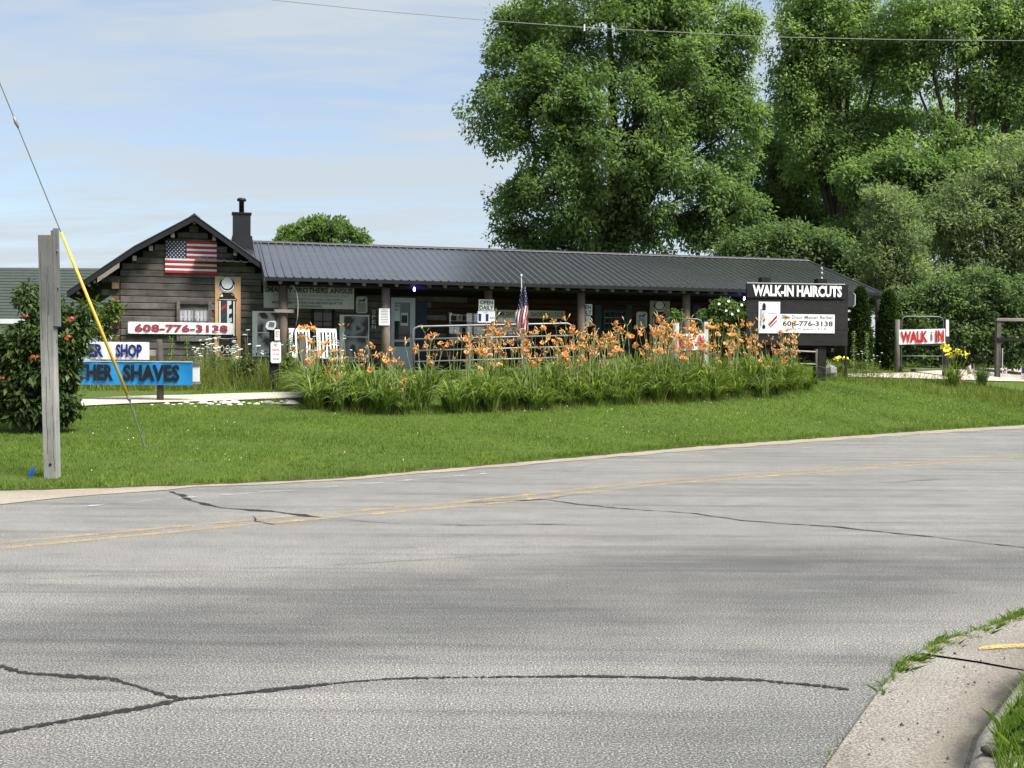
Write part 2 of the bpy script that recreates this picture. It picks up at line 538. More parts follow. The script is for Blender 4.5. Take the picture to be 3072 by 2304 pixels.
t.set(base, .85, .25)
t.bump(t.math('ADD', grain, fine), .12, .004)
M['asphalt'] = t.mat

def worn_paint(name, c, lo, hi, coarse=.6):
    t = NT(name)
    v = t.coords((1, 1, 1), False)
    n = t.math('ADD', t.math('MULTIPLY', t.noise(v, 3.5, 6, .7), coarse), t.math('MULTIPLY', t.noise(v, 60, 3, .6), 1 - coarse))
    t.set(c, .8, .2)
    tp = t.node('ShaderNodeBsdfTransparent')
    mx = t.node('ShaderNodeMixShader')
    t.put(t.ramp(n, [(lo, (0, 0, 0)), (hi, (1, 1, 1))]), mx.inputs[0])
    t.put(tp.outputs[0], mx.inputs[1]); t.put(t.b.outputs[0], mx.inputs[2]); t.put(mx.outputs[0], t.out.inputs[0])
    return t.mat
M['yellow_line'] = worn_paint('worn_yellow_paint', (.42, .3, .14), .42, .66)
M['white_line'] = worn_paint('worn_white_paint', (.47, .47, .45), .51, .66)
M['crack'] = worn_paint('crack_seal', (.022, .021, .02), .38, .47, .1)
M['yellow_mark'] = worn_paint('yellow_curb_paint', (.58, .4, .08), .41, .62, .35)
M['dirt'] = worn_paint('gutter_dirt', (.04, .037, .032), .25, .5, .3)
def gravel(name, a, b, scale=40):
    t = NT(name)
    v = t.coords((1, 1, 1), False)
    vo = t.node('ShaderNodeTexVoronoi'); vo.inputs['Scale'].default_value = scale
    t.put(v, vo.inputs['Vector'])
    n = t.noise(v, 1.2, 5, .6)
    c = t.mix(1.0, t.ramp(n, [(.3, a), (.7, b)]), t.ramp(vo.outputs['Distance'], [(0, (1.15, 1.15, 1.15)), (.7, (.55, .55, .55))]), 'MULTIPLY')
    t.set(c, .95, .15)
    t.bump(vo.outputs['Distance'], .8, .015)
    return t.mat
M['gravel'] = gravel('pale_gravel', (.5, .46, .38), (.62, .58, .5))
M['shoulder'] = gravel('sandy_shoulder', (.36, .31, .24), (.46, .41, .33), 70)
t = NT('gutter_concrete')
v = t.coords((1, 1, 1), False)
g1, g2 = t.noise(v, 1.4, 5, .6, .3), t.noise(v, 90, 3, .6)
c = t.ramp(g1, [(.3, (.145, .13, .11)), (.55, (.19, .177, .156)), (.75, (.225, .214, .193))])
c = t.mix(1.0, c, t.ramp(g2, [(.32, (.4, .4, .4)), (.5, (1, 1, 1)), (.68, (1.7, 1.7, 1.66))]), 'MULTIPLY')
ac = t.node('ShaderNodeAttribute'); ac.attribute_name = 'across'
wet = t.math('ADD', ac.outputs['Fac'], t.math('MULTIPLY', t.math('SUBTRACT', g1, .5), .55))
c = t.mix(t.ramp(wet, [(.45, (0, 0, 0)), (.8, (.55, .55, .55)), (.97, (.95, .95, .95))]), c, t.ramp(wet, [(.75, (.125, .105, .082)), (.98, (.045, .041, .036))]))
t.set(c, .9, .2)
t.bump(g2, .4, .006)
M['concrete'] = t.mat
M['curb_concrete'] = paint('curb_concrete', (.23, .213, .183), .9, .3, 5, .2, 0, .5, 60)
# ground under the grass
t = NT('turf')
v = t.coords((1, 1, 1), False)
a, b, c = t.noise(v, .5, 5, .6), t.noise(v, 6, 5, .7), t.noise(v, 60, 3, .7)
cc = t.ramp(a, [(.3, (.052, .095, .014)), (.7, (.083, .13, .022))])
cc = t.mix(t.ramp(b, [(.35, (0, 0, 0)), (.8, (.55, .55, .55))]), cc, (.125, .15, .05))
cc = t.mix(1.0, cc, t.ramp(c, [(.3, (.5, .5, .5)), (.7, (1.3, 1.3, 1.3))]), 'MULTIPLY')
t.set(cc, .95, .1)
t.bump(c, .8, .03)
M['turf'] = t.mat
M['soil_patch'] = worn_paint('seam_soil', (.05, .045, .03), .38, .5, .3)
M['soil'] = paint('bed_soil', (.07, .06, .035), .95, .3, 4, .1)  # dark earth tone that also carries the lawn lip's shade
M['blade'] = leaf('grass_blade', (0.0758, 0.146, 0.0194), (0.148, 0.236, 0.0436), .35, .6, .15, (0.231, 0.286, 0.0871), (0.194, 0.217, 0.0678))
M['rough_grass'] = leaf('rough_grass', (.06, .1, .02), (.16, .19, .05), .3, .7, .1, (.27, .24, .1))
M['lily_leaf'] = leaf('lily_leaf', (0.0672, 0.124, 0.022), (0.153, 0.216, 0.0505), .32, .45, .3, (0.322, 0.376, 0.146))
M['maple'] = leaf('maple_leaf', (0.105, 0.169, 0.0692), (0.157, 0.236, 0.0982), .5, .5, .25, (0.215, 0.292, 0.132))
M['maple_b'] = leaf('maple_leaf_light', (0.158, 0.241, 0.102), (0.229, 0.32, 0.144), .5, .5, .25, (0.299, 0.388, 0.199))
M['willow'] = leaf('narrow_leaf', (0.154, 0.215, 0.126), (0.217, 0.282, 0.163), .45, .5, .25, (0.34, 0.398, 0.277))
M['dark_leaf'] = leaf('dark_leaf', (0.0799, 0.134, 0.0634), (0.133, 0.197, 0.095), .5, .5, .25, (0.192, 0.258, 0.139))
M['vine'] = leaf('vine_leaf', (0.0254, 0.0494, 0.0166), (0.0616, 0.0994, 0.0298), .28, .42, .35, (0.11, 0.149, 0.049))
M['arbor'] = leaf('evergreen_spray', (.02, .045, .012), (.045, .08, .02), .15, .7, .15)
M['hibiscus'] = leaf('shrub_leaf', (0.0625, 0.112, 0.0312), (0.125, 0.2, 0.0625), .3, .5, .25)
M['weed'] = leaf('weed_leaf', (0.0625, 0.106, 0.0275), (0.138, 0.188, 0.0562), .3, .6, .15, (0.213, 0.237, 0.1))
M['milkweed'] = leaf('broad_leaf', (.06, .1, .035), (.12, .17, .07), .3, .5, .25)

# ------------------------------------------------------------------ print and lettering
def text_mesh(s, bold=0.0, spacing=1.0):
    cu = bpy.data.curves.new('lettering', 'FONT')
    cu.body = s
    cu.offset = bold
    cu.space_character = spacing
    cu.resolution_u = 2
    o = bpy.data.objects.new('lettering', cu)
    col.objects.link(o)
    bpy.context.view_layer.update()
    dg = bpy.context.evaluated_depsgraph_get()
    me = bpy.data.meshes.new_from_object(o.evaluated_get(dg))
    bpy.data.objects.remove(o)
    bpy.data.curves.remove(cu)
    return me
def text(parent, s, x0, x1, z0, z1, mat, y=-.012, bold=.012, name='lettering', tilt=0.0, spacing=1.0):
    me = text_mesh(s, bold, spacing)
    n = len(me.vertices)
    co = np.empty(n * 3, dtype=np.float32)
    me.vertices.foreach_get('co', co)
    co = co.reshape(-1, 3)
    lo, hi = co.min(0), co.max(0)
    X = x0 + (co[:, 0] - lo[0]) / max(1e-6, hi[0] - lo[0]) * (x1 - x0)
    Z = z0 + (co[:, 1] - lo[1]) / max(1e-6, hi[1] - lo[1]) * (z1 - z0) + tilt * (X - x0)
    me.vertices.foreach_set('co', np.stack([X, np.full(n, y), Z], 1).astype(np.float32).ravel())
    me.update()
    me.name = name
    return link(name, me, mat, parent)
def shape(parent, poly, mat, y, name, thick=.002):
    return MB().prism(poly, y, y + thick).build(name, mat, parent)
def ell(cx, cz, rx, rz, n=28, a0=0, a1=2 * math.pi):
    return [(cx + rx * math.cos(a0 + (a1 - a0) * k / n), cz + rz * math.sin(a0 + (a1 - a0) * k / n)) for k in range(n if abs(a1 - a0 - 2 * math.pi) < 1e-6 else n + 1)]
def cloth(name, mat, w_, h_, parent=None, amp=.012, waves=3, nx=28, nz=6, sag=0.0, seed=0, pull=.0):
    """hung vinyl or cloth: a rippled sheet with a thickness, origin bottom left"""
    r = random.Random(seed)
    ph, ph2 = r.random() * 6, r.random() * 6
    V, Fq = [], []
    def y(i, k, off):
        a, b = i / nx, k / nz
        return amp * (math.sin(a * waves * 6.28 + ph + b * 1.5) * (.35 + .65 * math.sin(b * 3.14)) + .6 * math.sin(a * waves * 2.3 * 6.28 + ph2 - b * 2)) + off
    for off in (-.0015, .0015):
        for k in range(nz + 1):
            for i in range(nx + 1):
                a, b = i / nx, k / nz
                z = h_ * b - sag * 4 * a * (1 - a) * (.6 + .4 * (1 - b)) + pull * math.sin(a * waves * 6.28) * (b - .5)
                V.append((w_ * a, y(i, k, off), z))
    n1 = (nx + 1) * (nz + 1)
    for k in range(nz):
        for i in range(nx):
            q = k * (nx + 1) + i
            Fq.append((q, q + 1, q + nx + 2, q + nx + 1))
            Fq.append((n1 + q, n1 + q + nx + 1, n1 + q + nx + 2, n1 + q + 1))
    mb = MB().add(V, Fq)
    return mb.build(name, mat, parent, True)

# ------------------------------------------------------------------ ground, road, shoulder, gutter
g = MB().add([(-1500, -800, -.12), (1500, -800, -.12), (1500, 2500, -.12), (-1500, 2500, -.12)], [(0, 1, 2, 3)]).build('ground', M['turf'])
tag(g, 'flat green ground reaching to the horizon', kind='structure')

road = MB()
for s0, s1 in ((-90, -20), (-20, 0), (0, 30), (30, 150)):
    q = []
    for s_, d_ in ((s0, -70), (s1, -70), (s1, 5.6), (s0, 5.6)):
        p = P0 + DR * s_ + DN * d_
        q.append((p.x, p.y, -.03 if d_ > 5 else 0.0))
    # keep the asphalt level up to the grass edge, then dip under the lawn
    a, b = P0 + DR * s0 + DN * .9, P0 + DR * s1 + DN * .9
    road.add([q[0], q[1], (b.x, b.y, 0), (a.x, a.y, 0)], [(0, 1, 2, 3)])
    road.add([(a.x, a.y, 0), (b.x, b.y, 0), q[2], q[3]], [(0, 1, 2, 3)])
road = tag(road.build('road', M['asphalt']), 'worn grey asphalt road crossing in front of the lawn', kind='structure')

ss = np.unique(np.concatenate([np.linspace(-60, -6, 22), np.linspace(-6, 32, 120), np.linspace(32, 140, 30)]))
dd = np.unique(np.concatenate([np.linspace(0, 1, 6), np.linspace(1, 14, 50), np.linspace(14, 40, 26), np.linspace(40, 160, 16)]))
S, D = np.meshgrid(ss, dd)
rag = np.where(D == 0, .06 * np.sin(S * 5.1) + .05 * np.sin(S * 11.7 + 1) + .03 * np.sin(S * 23 + 2), 0)
E_ = np.interp(S, ES, ED)
LX = P0.x + DR.x * S + DN.x * (D + E_ + rag)
LY = P0.y + DR.y * S + DN.y * (D + E_ + rag)
LZ = gz_np(LX, LY)
LZ[0, :] = .0
n_s, n_d = len(ss), len(dd)
ii, jj = np.meshgrid(np.arange(n_s - 1), np.arange(n_d - 1))
q = (jj * n_s + ii).ravel()
lawn_me = np_mesh('lawn', np.stack([LX.ravel(), LY.ravel(), LZ.ravel()], 1), np.stack([q, q + 1, q + n_s + 1, q + n_s], 1))
lawn_me.polygons.foreach_set('use_smooth', [True] * len(lawn_me.polygons))
lawn = tag(link('lawn', lawn_me, M['turf']), 'mown green lawn bank sloping up from the road', kind='structure')

def world_strip(name, mat, A, B, z, parent=None, drape=False):
    """strip between two polylines of world points"""
    mb = MB()
    V = []
    for a, b in zip(A, B):
        for p in (a, b):
            V.append((p[0], p[1], (gz(p[0], p[1]) if drape else 0) + z))
    mb.add(V, [(2 * i, 2 * i + 2, 2 * i + 3, 2 * i + 1) for i in range(len(A) - 1)])
    return mb.build(name, mat, parent)
def resample(pts, step):
    out = [Vector(pts[0][:2])]
    for a, b in zip(pts, pts[1:]):
        a, b = Vector(a[:2]), Vector(b[:2])
        n = max(1, int((b - a).length / step))
        out += [a.lerp(b, (k + 1) / n) for k in range(n)]
    return out

near_edge = [on_z(x, y) for x, y in [(-900, 1600), (-200, 1530), (0, 1512), (300, 1485), (590, 1463), (1000, 1444), (1500, 1402), (2083, 1352), (2778, 1302), (3072, 1285), (3500, 1262)]]
near_edge = resample(near_edge, .35)
A, B = [], []
for i, p in enumerate(near_edge):
    A.append(p + DN * (.05 * math.sin(i * 1.7) + .03 * math.sin(i * 3.9)))
    s_ = (p - P0).dot(DR)
    B.append(Vector(sd_to_xy(s_, .35)))
tag(world_strip('road_shoulder', M['shoulder'], A, B, .006), 'sandy gravel shoulder along the far road edge', kind='structure')

A, B = [], []
s_ = -5.0
while s_ < 32:
    A.append(Vector(sd_to_xy(s_, -.04 - .07 * abs(math.sin(s_ * 4.3) * math.sin(s_ * 9.1 + 1)) - .03 * rnd.random())))
    B.append(Vector(sd_to_xy(s_, .12)))
    s_ += .12
tag(world_strip('soil_edge', M['soil'], A, B, .0095), 'dark soil edge where the lawn meets the shoulder', kind='structure')  # earth strip with the shade of the grass lip painted in

def band(pxs, width, jitter=0.0, seed=0, step=.25, taper=True):
    r = random.Random(seed)
    c = resample([on_z(x, y) for x, y in pxs], step)
    A, B = [], []
    off = 0.0
    for i, p in enumerate(c):
        tdir = (c[min(i + 1, len(c) - 1)] - c[max(i - 1, 0)]).normalized()
        nrm = Vector((-tdir.y, tdir.x))
        q_ = i * step
        off = jitter * sum(math.sin(q_ * f_ + seed * 1.7 + f_) / f_ ** .6 for f_ in (3.1, 7.3, 17, 41, 83)) * 1.6 if jitter else 0
        wv = width * ((.75 + .3 * math.sin(q_ * 2.3 + seed) + .25 * math.sin(q_ * 9.1 + 2) + r.uniform(-.5, .5)) if jitter else 1)
        wv = max(wv, width * .35)
        if taper: wv *= min(1, .25 + .25 * min(i, len(c) - 1 - i))
        A.append(p + nrm * (off + wv / 2))
        B.append(p + nrm * (off - wv / 2))
    return A, B
cl_px = [(-500, 1688), (0, 1638), (700, 1572), (1400, 1512), (1950, 1451), (2500, 1410), (3072, 1368), (3600, 1335)]
for off in (-.14, .14):
    A, B = band(cl_px, .11, 0, step=1.0, taper=False)
    nrm = DN * off
    world_strip('centre_line', M['yellow_line'], [a + nrm for a in A], [b + nrm for b in B], .004, road)
A, B = band([(150, 1530), (500, 1498), (900, 1470), (1500, 1418), (2240, 1358), (2858, 1313), (3072, 1297), (3500, 1268)], .1, 0, step=1.0, taper=False)
world_strip('edge_line', M['white_line'], A, B, .008, road)
k = 3072 / 2212
cracks = [
    ([(-60, 1600), (0, 1585), (150, 1555), (300, 1530), (390, 1512), (540, 1497), (700, 1480), (850, 1468), (1000, 1463), (1200, 1462), (1350, 1462), (1500, 1467), (1650, 1472), (1760, 1482), (1835, 1490)], .042, .009, .016),
    ([(-40, 1428), (0, 1438), (60, 1455), (150, 1462), (230, 1468), (300, 1485), (350, 1503), (392, 1512)], .042, .009, .016),
    ([(370, 1062), (400, 1078), (470, 1095), (600, 1108), (690, 1118)], .085, .03, .08),
    ([(690, 1118), (800, 1128), (1000, 1135), (1180, 1134), (1300, 1136)], .022, .02, .2),
    ([(545, 1115), (560, 1125), (597, 1133)], .06, .03, .08),
    ([(1010, 1086), (1180, 1080), (1250, 1090), (1400, 1103), (1500, 1110), (1600, 1125), (1800, 1138), (2000, 1160), (2280, 1190)], .042, .02, .08),
    ([(1180, 1080), (1215, 1074), (1262, 1067)], .03, .02, .15),
    ([(1900, 1043), (2000, 1037), (2090, 1034)], .03, .02, .2),
    ([(0, 1254), (300, 1240), (700, 1222), (1100, 1200), (1350, 1190)], .008, .012, .1),
]
for i, (pts, wd, jt, st) in enumerate(cracks):
    A, B = band([(x * k, y * k) for x, y in pts], wd, jt, i, st)
    world_strip('crack', M['crack'], A, B, .0045, road)

# gutter pan, curb and verge at the near corner
go = [(.3, 2.2), (.85, 3.5), (1.23, 4.3), (1.43, 4.67), (1.71, 5.19), (1.9, 5.52), (2.16, 5.92), (2.49, 6.26), (3.2, 6.87), (4.2, 7.45), (6, 8.3), (9, 9.8), (16, 14)]
gc = [(1.0, 2.2), (1.5, 3.5), (1.80, 4.31), (1.98, 4.65), (2.31, 5.14), (2.5, 5.42), (2.72, 5.62), (3.0, 5.9), (3.65, 6.4), (4.6, 6.95), (6.35, 7.75), (9.3, 9.2), (16.3, 13.4)]
gutter = thing('gutter', 'pale concrete gutter and low curb curving round the near corner', None, (0, 0, 0), kind='structure')
GT = ((0, .012), (0.03, .026), (.5, .02), (.85, .006), (1, .01))
def slab(i0, i1, gap0=.0, gap1=.0):
    mb = MB()
    o = [Vector(p) for p in go[i0:i1 + 1]]
    c = [Vector(p) for p in gc[i0:i1 + 1]]
    o[0] = o[0].lerp(o[1], gap0); c[0] = c[0].lerp(c[1], gap0)
    o[-1] = o[-1].lerp(o[-2], gap1); c[-1] = c[-1].lerp(c[-2], gap1)
    V, Fq = [], []
    for p, q in zip(o, c):
        for tt, z in GT:
            r = p.lerp(q, tt)
            V.append((r.x, r.y, z))
    for a in range(len(o) - 1):
        for b in range(4): Fq.append((a * 5 + b, a * 5 + b + 1, a * 5 + 6 + b, a * 5 + 5 + b))
    e = len(V)
    so_ = mb.add(V, Fq).build('gutter_slab', M['concrete'], gutter)
    at_ = so_.data.attributes.new('across', 'FLOAT', 'POINT')
    at_.data.foreach_set('value', [GT[i % 5][0] for i in range(len(V))])
    return so_
slab(0, 6, 0, .05); slab(6, 10, .05, .01); slab(10, 12, .01, 0)
mb = MB(); V = []
ins = [Vector(gc[i]) + (Vector(gc[i]) - Vector(go[i])).normalized() * 1 for i in range(len(gc))]
for p, nrm in zip([Vector(p) for p in gc], ins):
    dv = (nrm - p)
    for tt, z in ((-.005, .004), (.02, .035), (.05, .055), (.2, .06), (.24, .05), (.26, 0)):
        r = p + dv * tt
        V.append((r.x, r.y, z))
mb.add(V, [(a * 6 + b, a * 6 + b + 1, a * 6 + 7 + b, a * 6 + 6 + b) for a in range(len(gc) - 1) for b in range(5)])
mb.build('curb', M['curb_concrete'], gutter, True)
dA = [Vector(a).lerp(Vector(b), .97) for a, b in zip(go, gc)]
dB = [Vector(a).lerp(Vector(b), .998) for a, b in zip(go, gc)]
world_strip('dirt_stain', M['dirt'], dA[:11], dB[:11], .0135, gutter)
A = [on_z(x, y) for x, y in [(2935, 1958), (2985, 1950), (3072, 1946), (3250, 1942)]]
B = [on_z(x, y) for x, y in [(2940, 1966), (2985, 1961), (3072, 1957), (3250, 1953)]]
world_strip('painted_mark', M['yellow_mark'], A, B, .03, gutter)
mb = MB(); V = []
for p, nrm in zip([Vector(p) for p in gc], ins):
    dv = nrm - p
    for tt, z in ((.23, .052), (.6, .075), (6, .1)):
        r = p + dv * tt
        V.append((r.x, r.y, z))
mb.add(V, [(a * 3 + b, a * 3 + b + 1, a * 3 + 4 + b, a * 3 + 3 + b) for a in range(len(gc) - 1) for b in range(2)])
tag(mb.build('verge', M['turf'], None, True), 'grass verge behind the near curb', kind='structure')
mb = MB()
for k_ in range(34):
    a = rnd.random() ** .7; b = rnd.uniform(.05, .9)
    i = rnd.uniform(1.6, 6.4); j = int(i)
    p = Vector(go[j]).lerp(Vector(go[j + 1]), i - j).lerp(Vector(gc[j]).lerp(Vector(gc[j + 1]), i - j), b)
    r = rnd.uniform(.004, .011)
    mb.add([(p.x + r, p.y, .022), (p.x - r * .6, p.y + r, .022), (p.x - r * .7, p.y - r, .022), (p.x, p.y, .026 + r)], [(0, 1, 3), (1, 2, 3), (2, 0, 3)])
tag(mb.build('grit', M['bark']), 'dark grit and crumbs scattered on the gutter slab', kind='stuff')

# gravel drive: left branch and right branch
def drape_band(name, pa, pb, mat, label):
    a = resample([hit(*p) for p in pa], .4); b0 = [hit(*p) for p in pb]
    L = len(a)
    bl = resample(b0, .1)
    b = [bl[int(i * (len(bl) - 1) / (L - 1))] for i in range(L)]
    mb = MB(); V = []
    for p, q in zip(a, b):
        for tt in (0, .33, .66, 1):
            r = p.lerp(q, tt)
            V.append((r.x, r.y, gz(r.x, r.y) + .03))
    mb.add(V, [(i * 4 + j, i * 4 + j + 1, i * 4 + j + 5, i * 4 + j + 4) for i in range(L - 1) for j in range(3)])
    return tag(mb.build(name, mat), label, kind='structure')
drape_band('gravel_path', [(-60, 1242), (200, 1225), (450, 1212), (640, 1207), (790, 1201), (935, 1196)], [(-60, 1212), (200, 1201), (450, 1190), (640, 1186), (790, 1182), (915, 1179)], M['gravel'], 'pale gravel drive passing below the banner post')
drape_band('gravel_path', [(2545, 1133), (2700, 1137), (2850, 1141), (3000, 1146), (3200, 1150)], [(2545, 1124), (2700, 1122), (2850, 1112), (3000, 1106), (3200, 1104)], M['gravel'], 'pale gravel drive at the right beyond the small flags')

# ------------------------------------------------------------------ the log barbershop
shop = thing('log_building', 'long dark log barbershop with metal porch roof and gable wing', 'building', BO, TH)
BASE = 1.12
WV = 2.2                                    # depth of the wall behind the porch eave
LOGH = .186
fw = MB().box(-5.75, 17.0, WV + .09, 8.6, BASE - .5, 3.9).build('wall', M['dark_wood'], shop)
gx = [(-5.75, 3.9), (-3.72, 5.36), (-1.7, 3.9)]
MB().prism(gx, WV + .09, 8.6).build('gable_core', M['dark_wood'], shop)
# roof outline of the wing (u, z), seen at the rake
RK = 1.68
apex = uz(583, 643, RK)
lk = uz(402, 738, RK); le = uz(200, 873, RK); re = uz(788, 790, RK)
def wing_z(u):
    if u < lk[0]: return le[1] + (lk[1] - le[1]) * (u - le[0]) / (lk[0] - le[0])
    if u < apex[0]: return lk[1] + (apex[1] - lk[1]) * (u - lk[0]) / (apex[0] - lk[0])
    return apex[1] + (re[1] - apex[1]) * (u - apex[0]) / (re[0] - apex[0])
TH_R = .13
def u_at(z, side):
    """where the underside of the wing roof crosses height z"""
    lo, hi = (le[0], apex[0]) if side < 0 else (apex[0], re[0])
    for _ in range(40):
        m_ = (lo + hi) / 2
        up = wing_z(m_) - TH_R - .06 > z
        if side < 0: lo, hi = (lo, m_) if up else (m_, hi)
        else: lo, hi = (m_, hi) if up else (lo, m_)
    return lo
z = BASE - .12
i = 0
WALL_L = uz(362, 960, WV)[0]
wwin = [*uz(540, 912, WV), *uz(625, 966, WV)]           # window in the wing: u0,z1,u1,z0
while z < apex[1] - .3:
    z1 = z + LOGH
    zl = z1 - .02
    u0 = max(WALL_L, u_at(zl, -1) + .02) if zl > 2.9 else WALL_L
    u1 = min(-1.5, u_at(zl, 1) - .02) if zl > 3.5 else 17.0
    seams = [u0]
    if u1 > 0:
        seams += [-2.3 + rnd.uniform(-.3, .3), 3.5 + rnd.uniform(-1, 1), 8.6 + rnd.uniform(-1, 1), 13 + rnd.uniform(-1, 1)]
    elif u1 - u0 > 2.4:
        seams += [rnd.uniform(u0 + .9, u1 - .9)]
    seams.append(u1)
    if u1 - u0 > .2:
        for a, b in zip(seams, seams[1:]):
            off = rnd.uniform(-.012, .012)
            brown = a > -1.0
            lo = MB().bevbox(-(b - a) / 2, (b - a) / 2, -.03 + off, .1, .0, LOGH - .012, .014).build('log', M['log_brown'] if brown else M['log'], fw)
            lo.location = ((a + b) / 2, WV, z)
    z = z1
    i += 1
# crossed log ends at the left corner, and the side wall logs running back
z = BASE - .12
kx = 0
while z < 3.75:
    if kx % 2 == 0:
        u0 = WALL_L - rnd.uniform(.42, .56)
        MB().bevbox(u0, WALL_L - .005, WV - .02, WV + .16, z, z + LOGH - .012, .015).build('log', M['log'], fw)
    else:
        MB().box(WALL_L - .22, WALL_L - .03, WV - .14 - rnd.uniform(0, .1), WV + 5.5, z + .0, z + LOGH - .012).build('log', M['log_end'], fw)
    z += LOGH; kx += 1
MB().box(WALL_L - .02, WALL_L, WV + .17, 8.5, BASE - .5, 3.7).build('side_wall', M['dark_wood'], shop)

# wing roof: two slopes of thick slab with sheet, fascia and purlin ends
wroof = thing('wing_roof', None, None)
wroof.parent = shop
def slope(pts, v0, v1, name, mat, th, lift=0.0, parent=wroof):
    poly = [(u, z + lift) for u, z in pts] + [(u, z + lift - th) for u, z in reversed(pts)]
    return MB().prism(poly, v0, v1).build(name, mat, parent)
slope([le, lk, apex, re], RK + .05, 9.2, 'roof_deck', M['dark_wood'], TH_R, -.02)
for pts in ([le, lk], [lk, apex], [apex, re]):
    n_ = 9
    for q in range(n_):
        v0 = RK - .02 + q * .84
        slope(pts, v0, v0 + .832, 'roof_panel', M['roof'], .022, .006)
        if q: slope(pts, v0 - .02, v0 + .02, 'roof_rib', M['roof'], .02, .026)
for pts in ([le, lk], [lk, apex], [apex, re]):
    slope(pts, RK, RK + .045, 'rake_board', M['dark_metal'], .17, -.018)
MB().prism([(apex[0] - .16, apex[1] - .09), (apex[0], apex[1] + .035), (apex[0] + .16, apex[1] - .1), (apex[0], apex[1] + .012)], RK - .03, 9.2).build('ridge_cap', M['roof_trim'], wroof)
# pale weathered trim board at the foot of the left rake
b0, b1 = uz(292, 842, RK - .03), uz(358, 797, RK - .03)
MB().prism([(b0[0], b0[1] + .08), (b1[0], b1[1] + .08), (b1[0], b1[1] - .05), (b0[0], b0[1] - .05)], RK - .035, RK - .006).build('trim_board', M['grey_board'], wroof)
for px, py in ((583, 662), (518, 703), (453, 743), (404, 773), (643, 712), (706, 757)):
    u, zz_ = uz(px, py, RK + .1)
    MB().box(u - .05, u + .05, RK + .05, WV + .2, zz_ - .09, zz_ + .05).build('purlin_end', M['log'], wroof)
for q in range(7):
    u = le[0] + .25 + q * .14
    MB().box(u, u + .07, RK + .05, WV + 1.2, wing_z(u) - TH_R - .12, wing_z(u) - TH_R - .03).build('purlin_end', M['log'], wroof)

# long porch roof
EZ, RZ, RV, UE0, UE1 = 3.72, 5.10, 4.5, -1.86, 17.3
proof = thing('porch_roof', None, None)
proof.parent = shop
sl_ = (RZ - EZ) / RV
def rz_(v): return EZ + sl_ * v
def sheet(name, u0, u1, v0, v1, lift, th, mat, parent=proof):
    return MB().add([(u0, v0, rz_(v0) + lift), (u1, v0, rz_(v0) + lift), (u1, v1, rz_(v1) + lift), (u0, v1, rz_(v1) + lift),
                     (u0, v0, rz_(v0) + lift - th), (u1, v0, rz_(v0) + lift - th), (u1, v1, rz_(v1) + lift - th), (u0, v1, rz_(v1) + lift - th)],
                    [(0, 1, 2, 3), (7, 6, 5, 4), (0, 4, 5, 1), (1, 5, 6, 2), (2, 6, 7, 3), (3, 7, 4, 0)]).build(name, mat, parent)
sheet('roof_deck', UE0 + .02, UE1 - .02, .03, RV, -.035, .05, M['dark_wood'])
MB().add([(UE0, RV, RZ - .04), (UE1, RV, RZ - .04), (UE1, 9.2, RZ - .04 - 1.55), (UE0, 9.2, RZ - .04 - 1.55)], [(0, 1, 2, 3)]).build('rear_slope', M['roof'], proof)
PW = (UE1 - UE0) / 21
def panel_mesh(v0, v1):
    prof = []
    for r in range(4):
        x = r * PW / 4
        prof += [(x, 0), (x + .06, 0), (x + .08, .028), (x + .11, .028), (x + .13, 0)]
    prof.append((PW - .003, 0))
    V = [(x, v0, rz_(v0) - EZ + h) for x, h in prof] + [(x, v1, rz_(v1) - EZ + h) for x, h in prof]
    V += [(x, v0, rz_(v0) - EZ + h - .012) for x, h in prof]
    n = len(prof)
    Fq = [(i, i + 1, n + i + 1, n + i) for i in range(n - 1)] + [(2 * n + i, 2 * n + i + 1, i + 1, i) for i in range(n - 1)]
    return MB().add(V, Fq).mesh('roof_panel')
pm = panel_mesh(0, RV)
for q in range(21):
    o = link('roof_panel', pm, M['roof'], proof)
    o.location = (UE0 + q * PW, 0, EZ)
pm2 = panel_mesh(1.72, RV)
for q in range(1, 3):
    o = link('roof_panel', pm2, M['roof'], proof)
    o.location = (UE0 - q * PW, 0, EZ)
MB().prism([(0, 0)], 0, 0) if False else None
MB().add([(u, RV + dv, RZ + dz) for u in (-3.2, UE1 + .03) for dv, dz in ((-.2, -.03), (-.19, -.015), (0, .045), (.2, -.03))],
         [(0, 1, 5, 4), (1, 2, 6, 5), (2, 3, 7, 6)]).build('ridge_cap', M['roof_trim'], proof)
MB().box(UE0, UE1, -.012, .02, EZ - .105, EZ - .006).build('fascia', M['dark_metal'], proof)
for uu in (UE0 - .02, UE1 - .02):
    MB().add([(uu + a, v, rz_(v) + b) for v in (-.01, RV) for a, b in ((0, .03), (.04, .03), (.04, -.12), (0, -.12))],
             [(0, 1, 5, 4), (1, 2, 6, 5), (2, 3, 7, 6), (3, 0, 4, 7), (3, 2, 1, 0), (4, 5, 6, 7)]).build('rake_trim', M['roof_trim'], proof)
MB().add([(UE0, v, z_) for v, z_ in ((.0, EZ - .1), (1.68, rz_(1.68) - .12), (1.68, rz_(1.68) - .5), (.3, EZ - .32))] + [(UE0 + .05, v, z_) for v, z_ in ((.0, EZ - .1), (1.68, rz_(1.68) - .12), (1.68, rz_(1.68) - .5), (.3, EZ - .32))],
         [(3, 2, 1, 0), (4, 5, 6, 7), (0, 1, 5, 4), (1, 2, 6, 5), (2, 3, 7, 6), (3, 0, 4, 7)]).build('end_board', M['log'], proof)
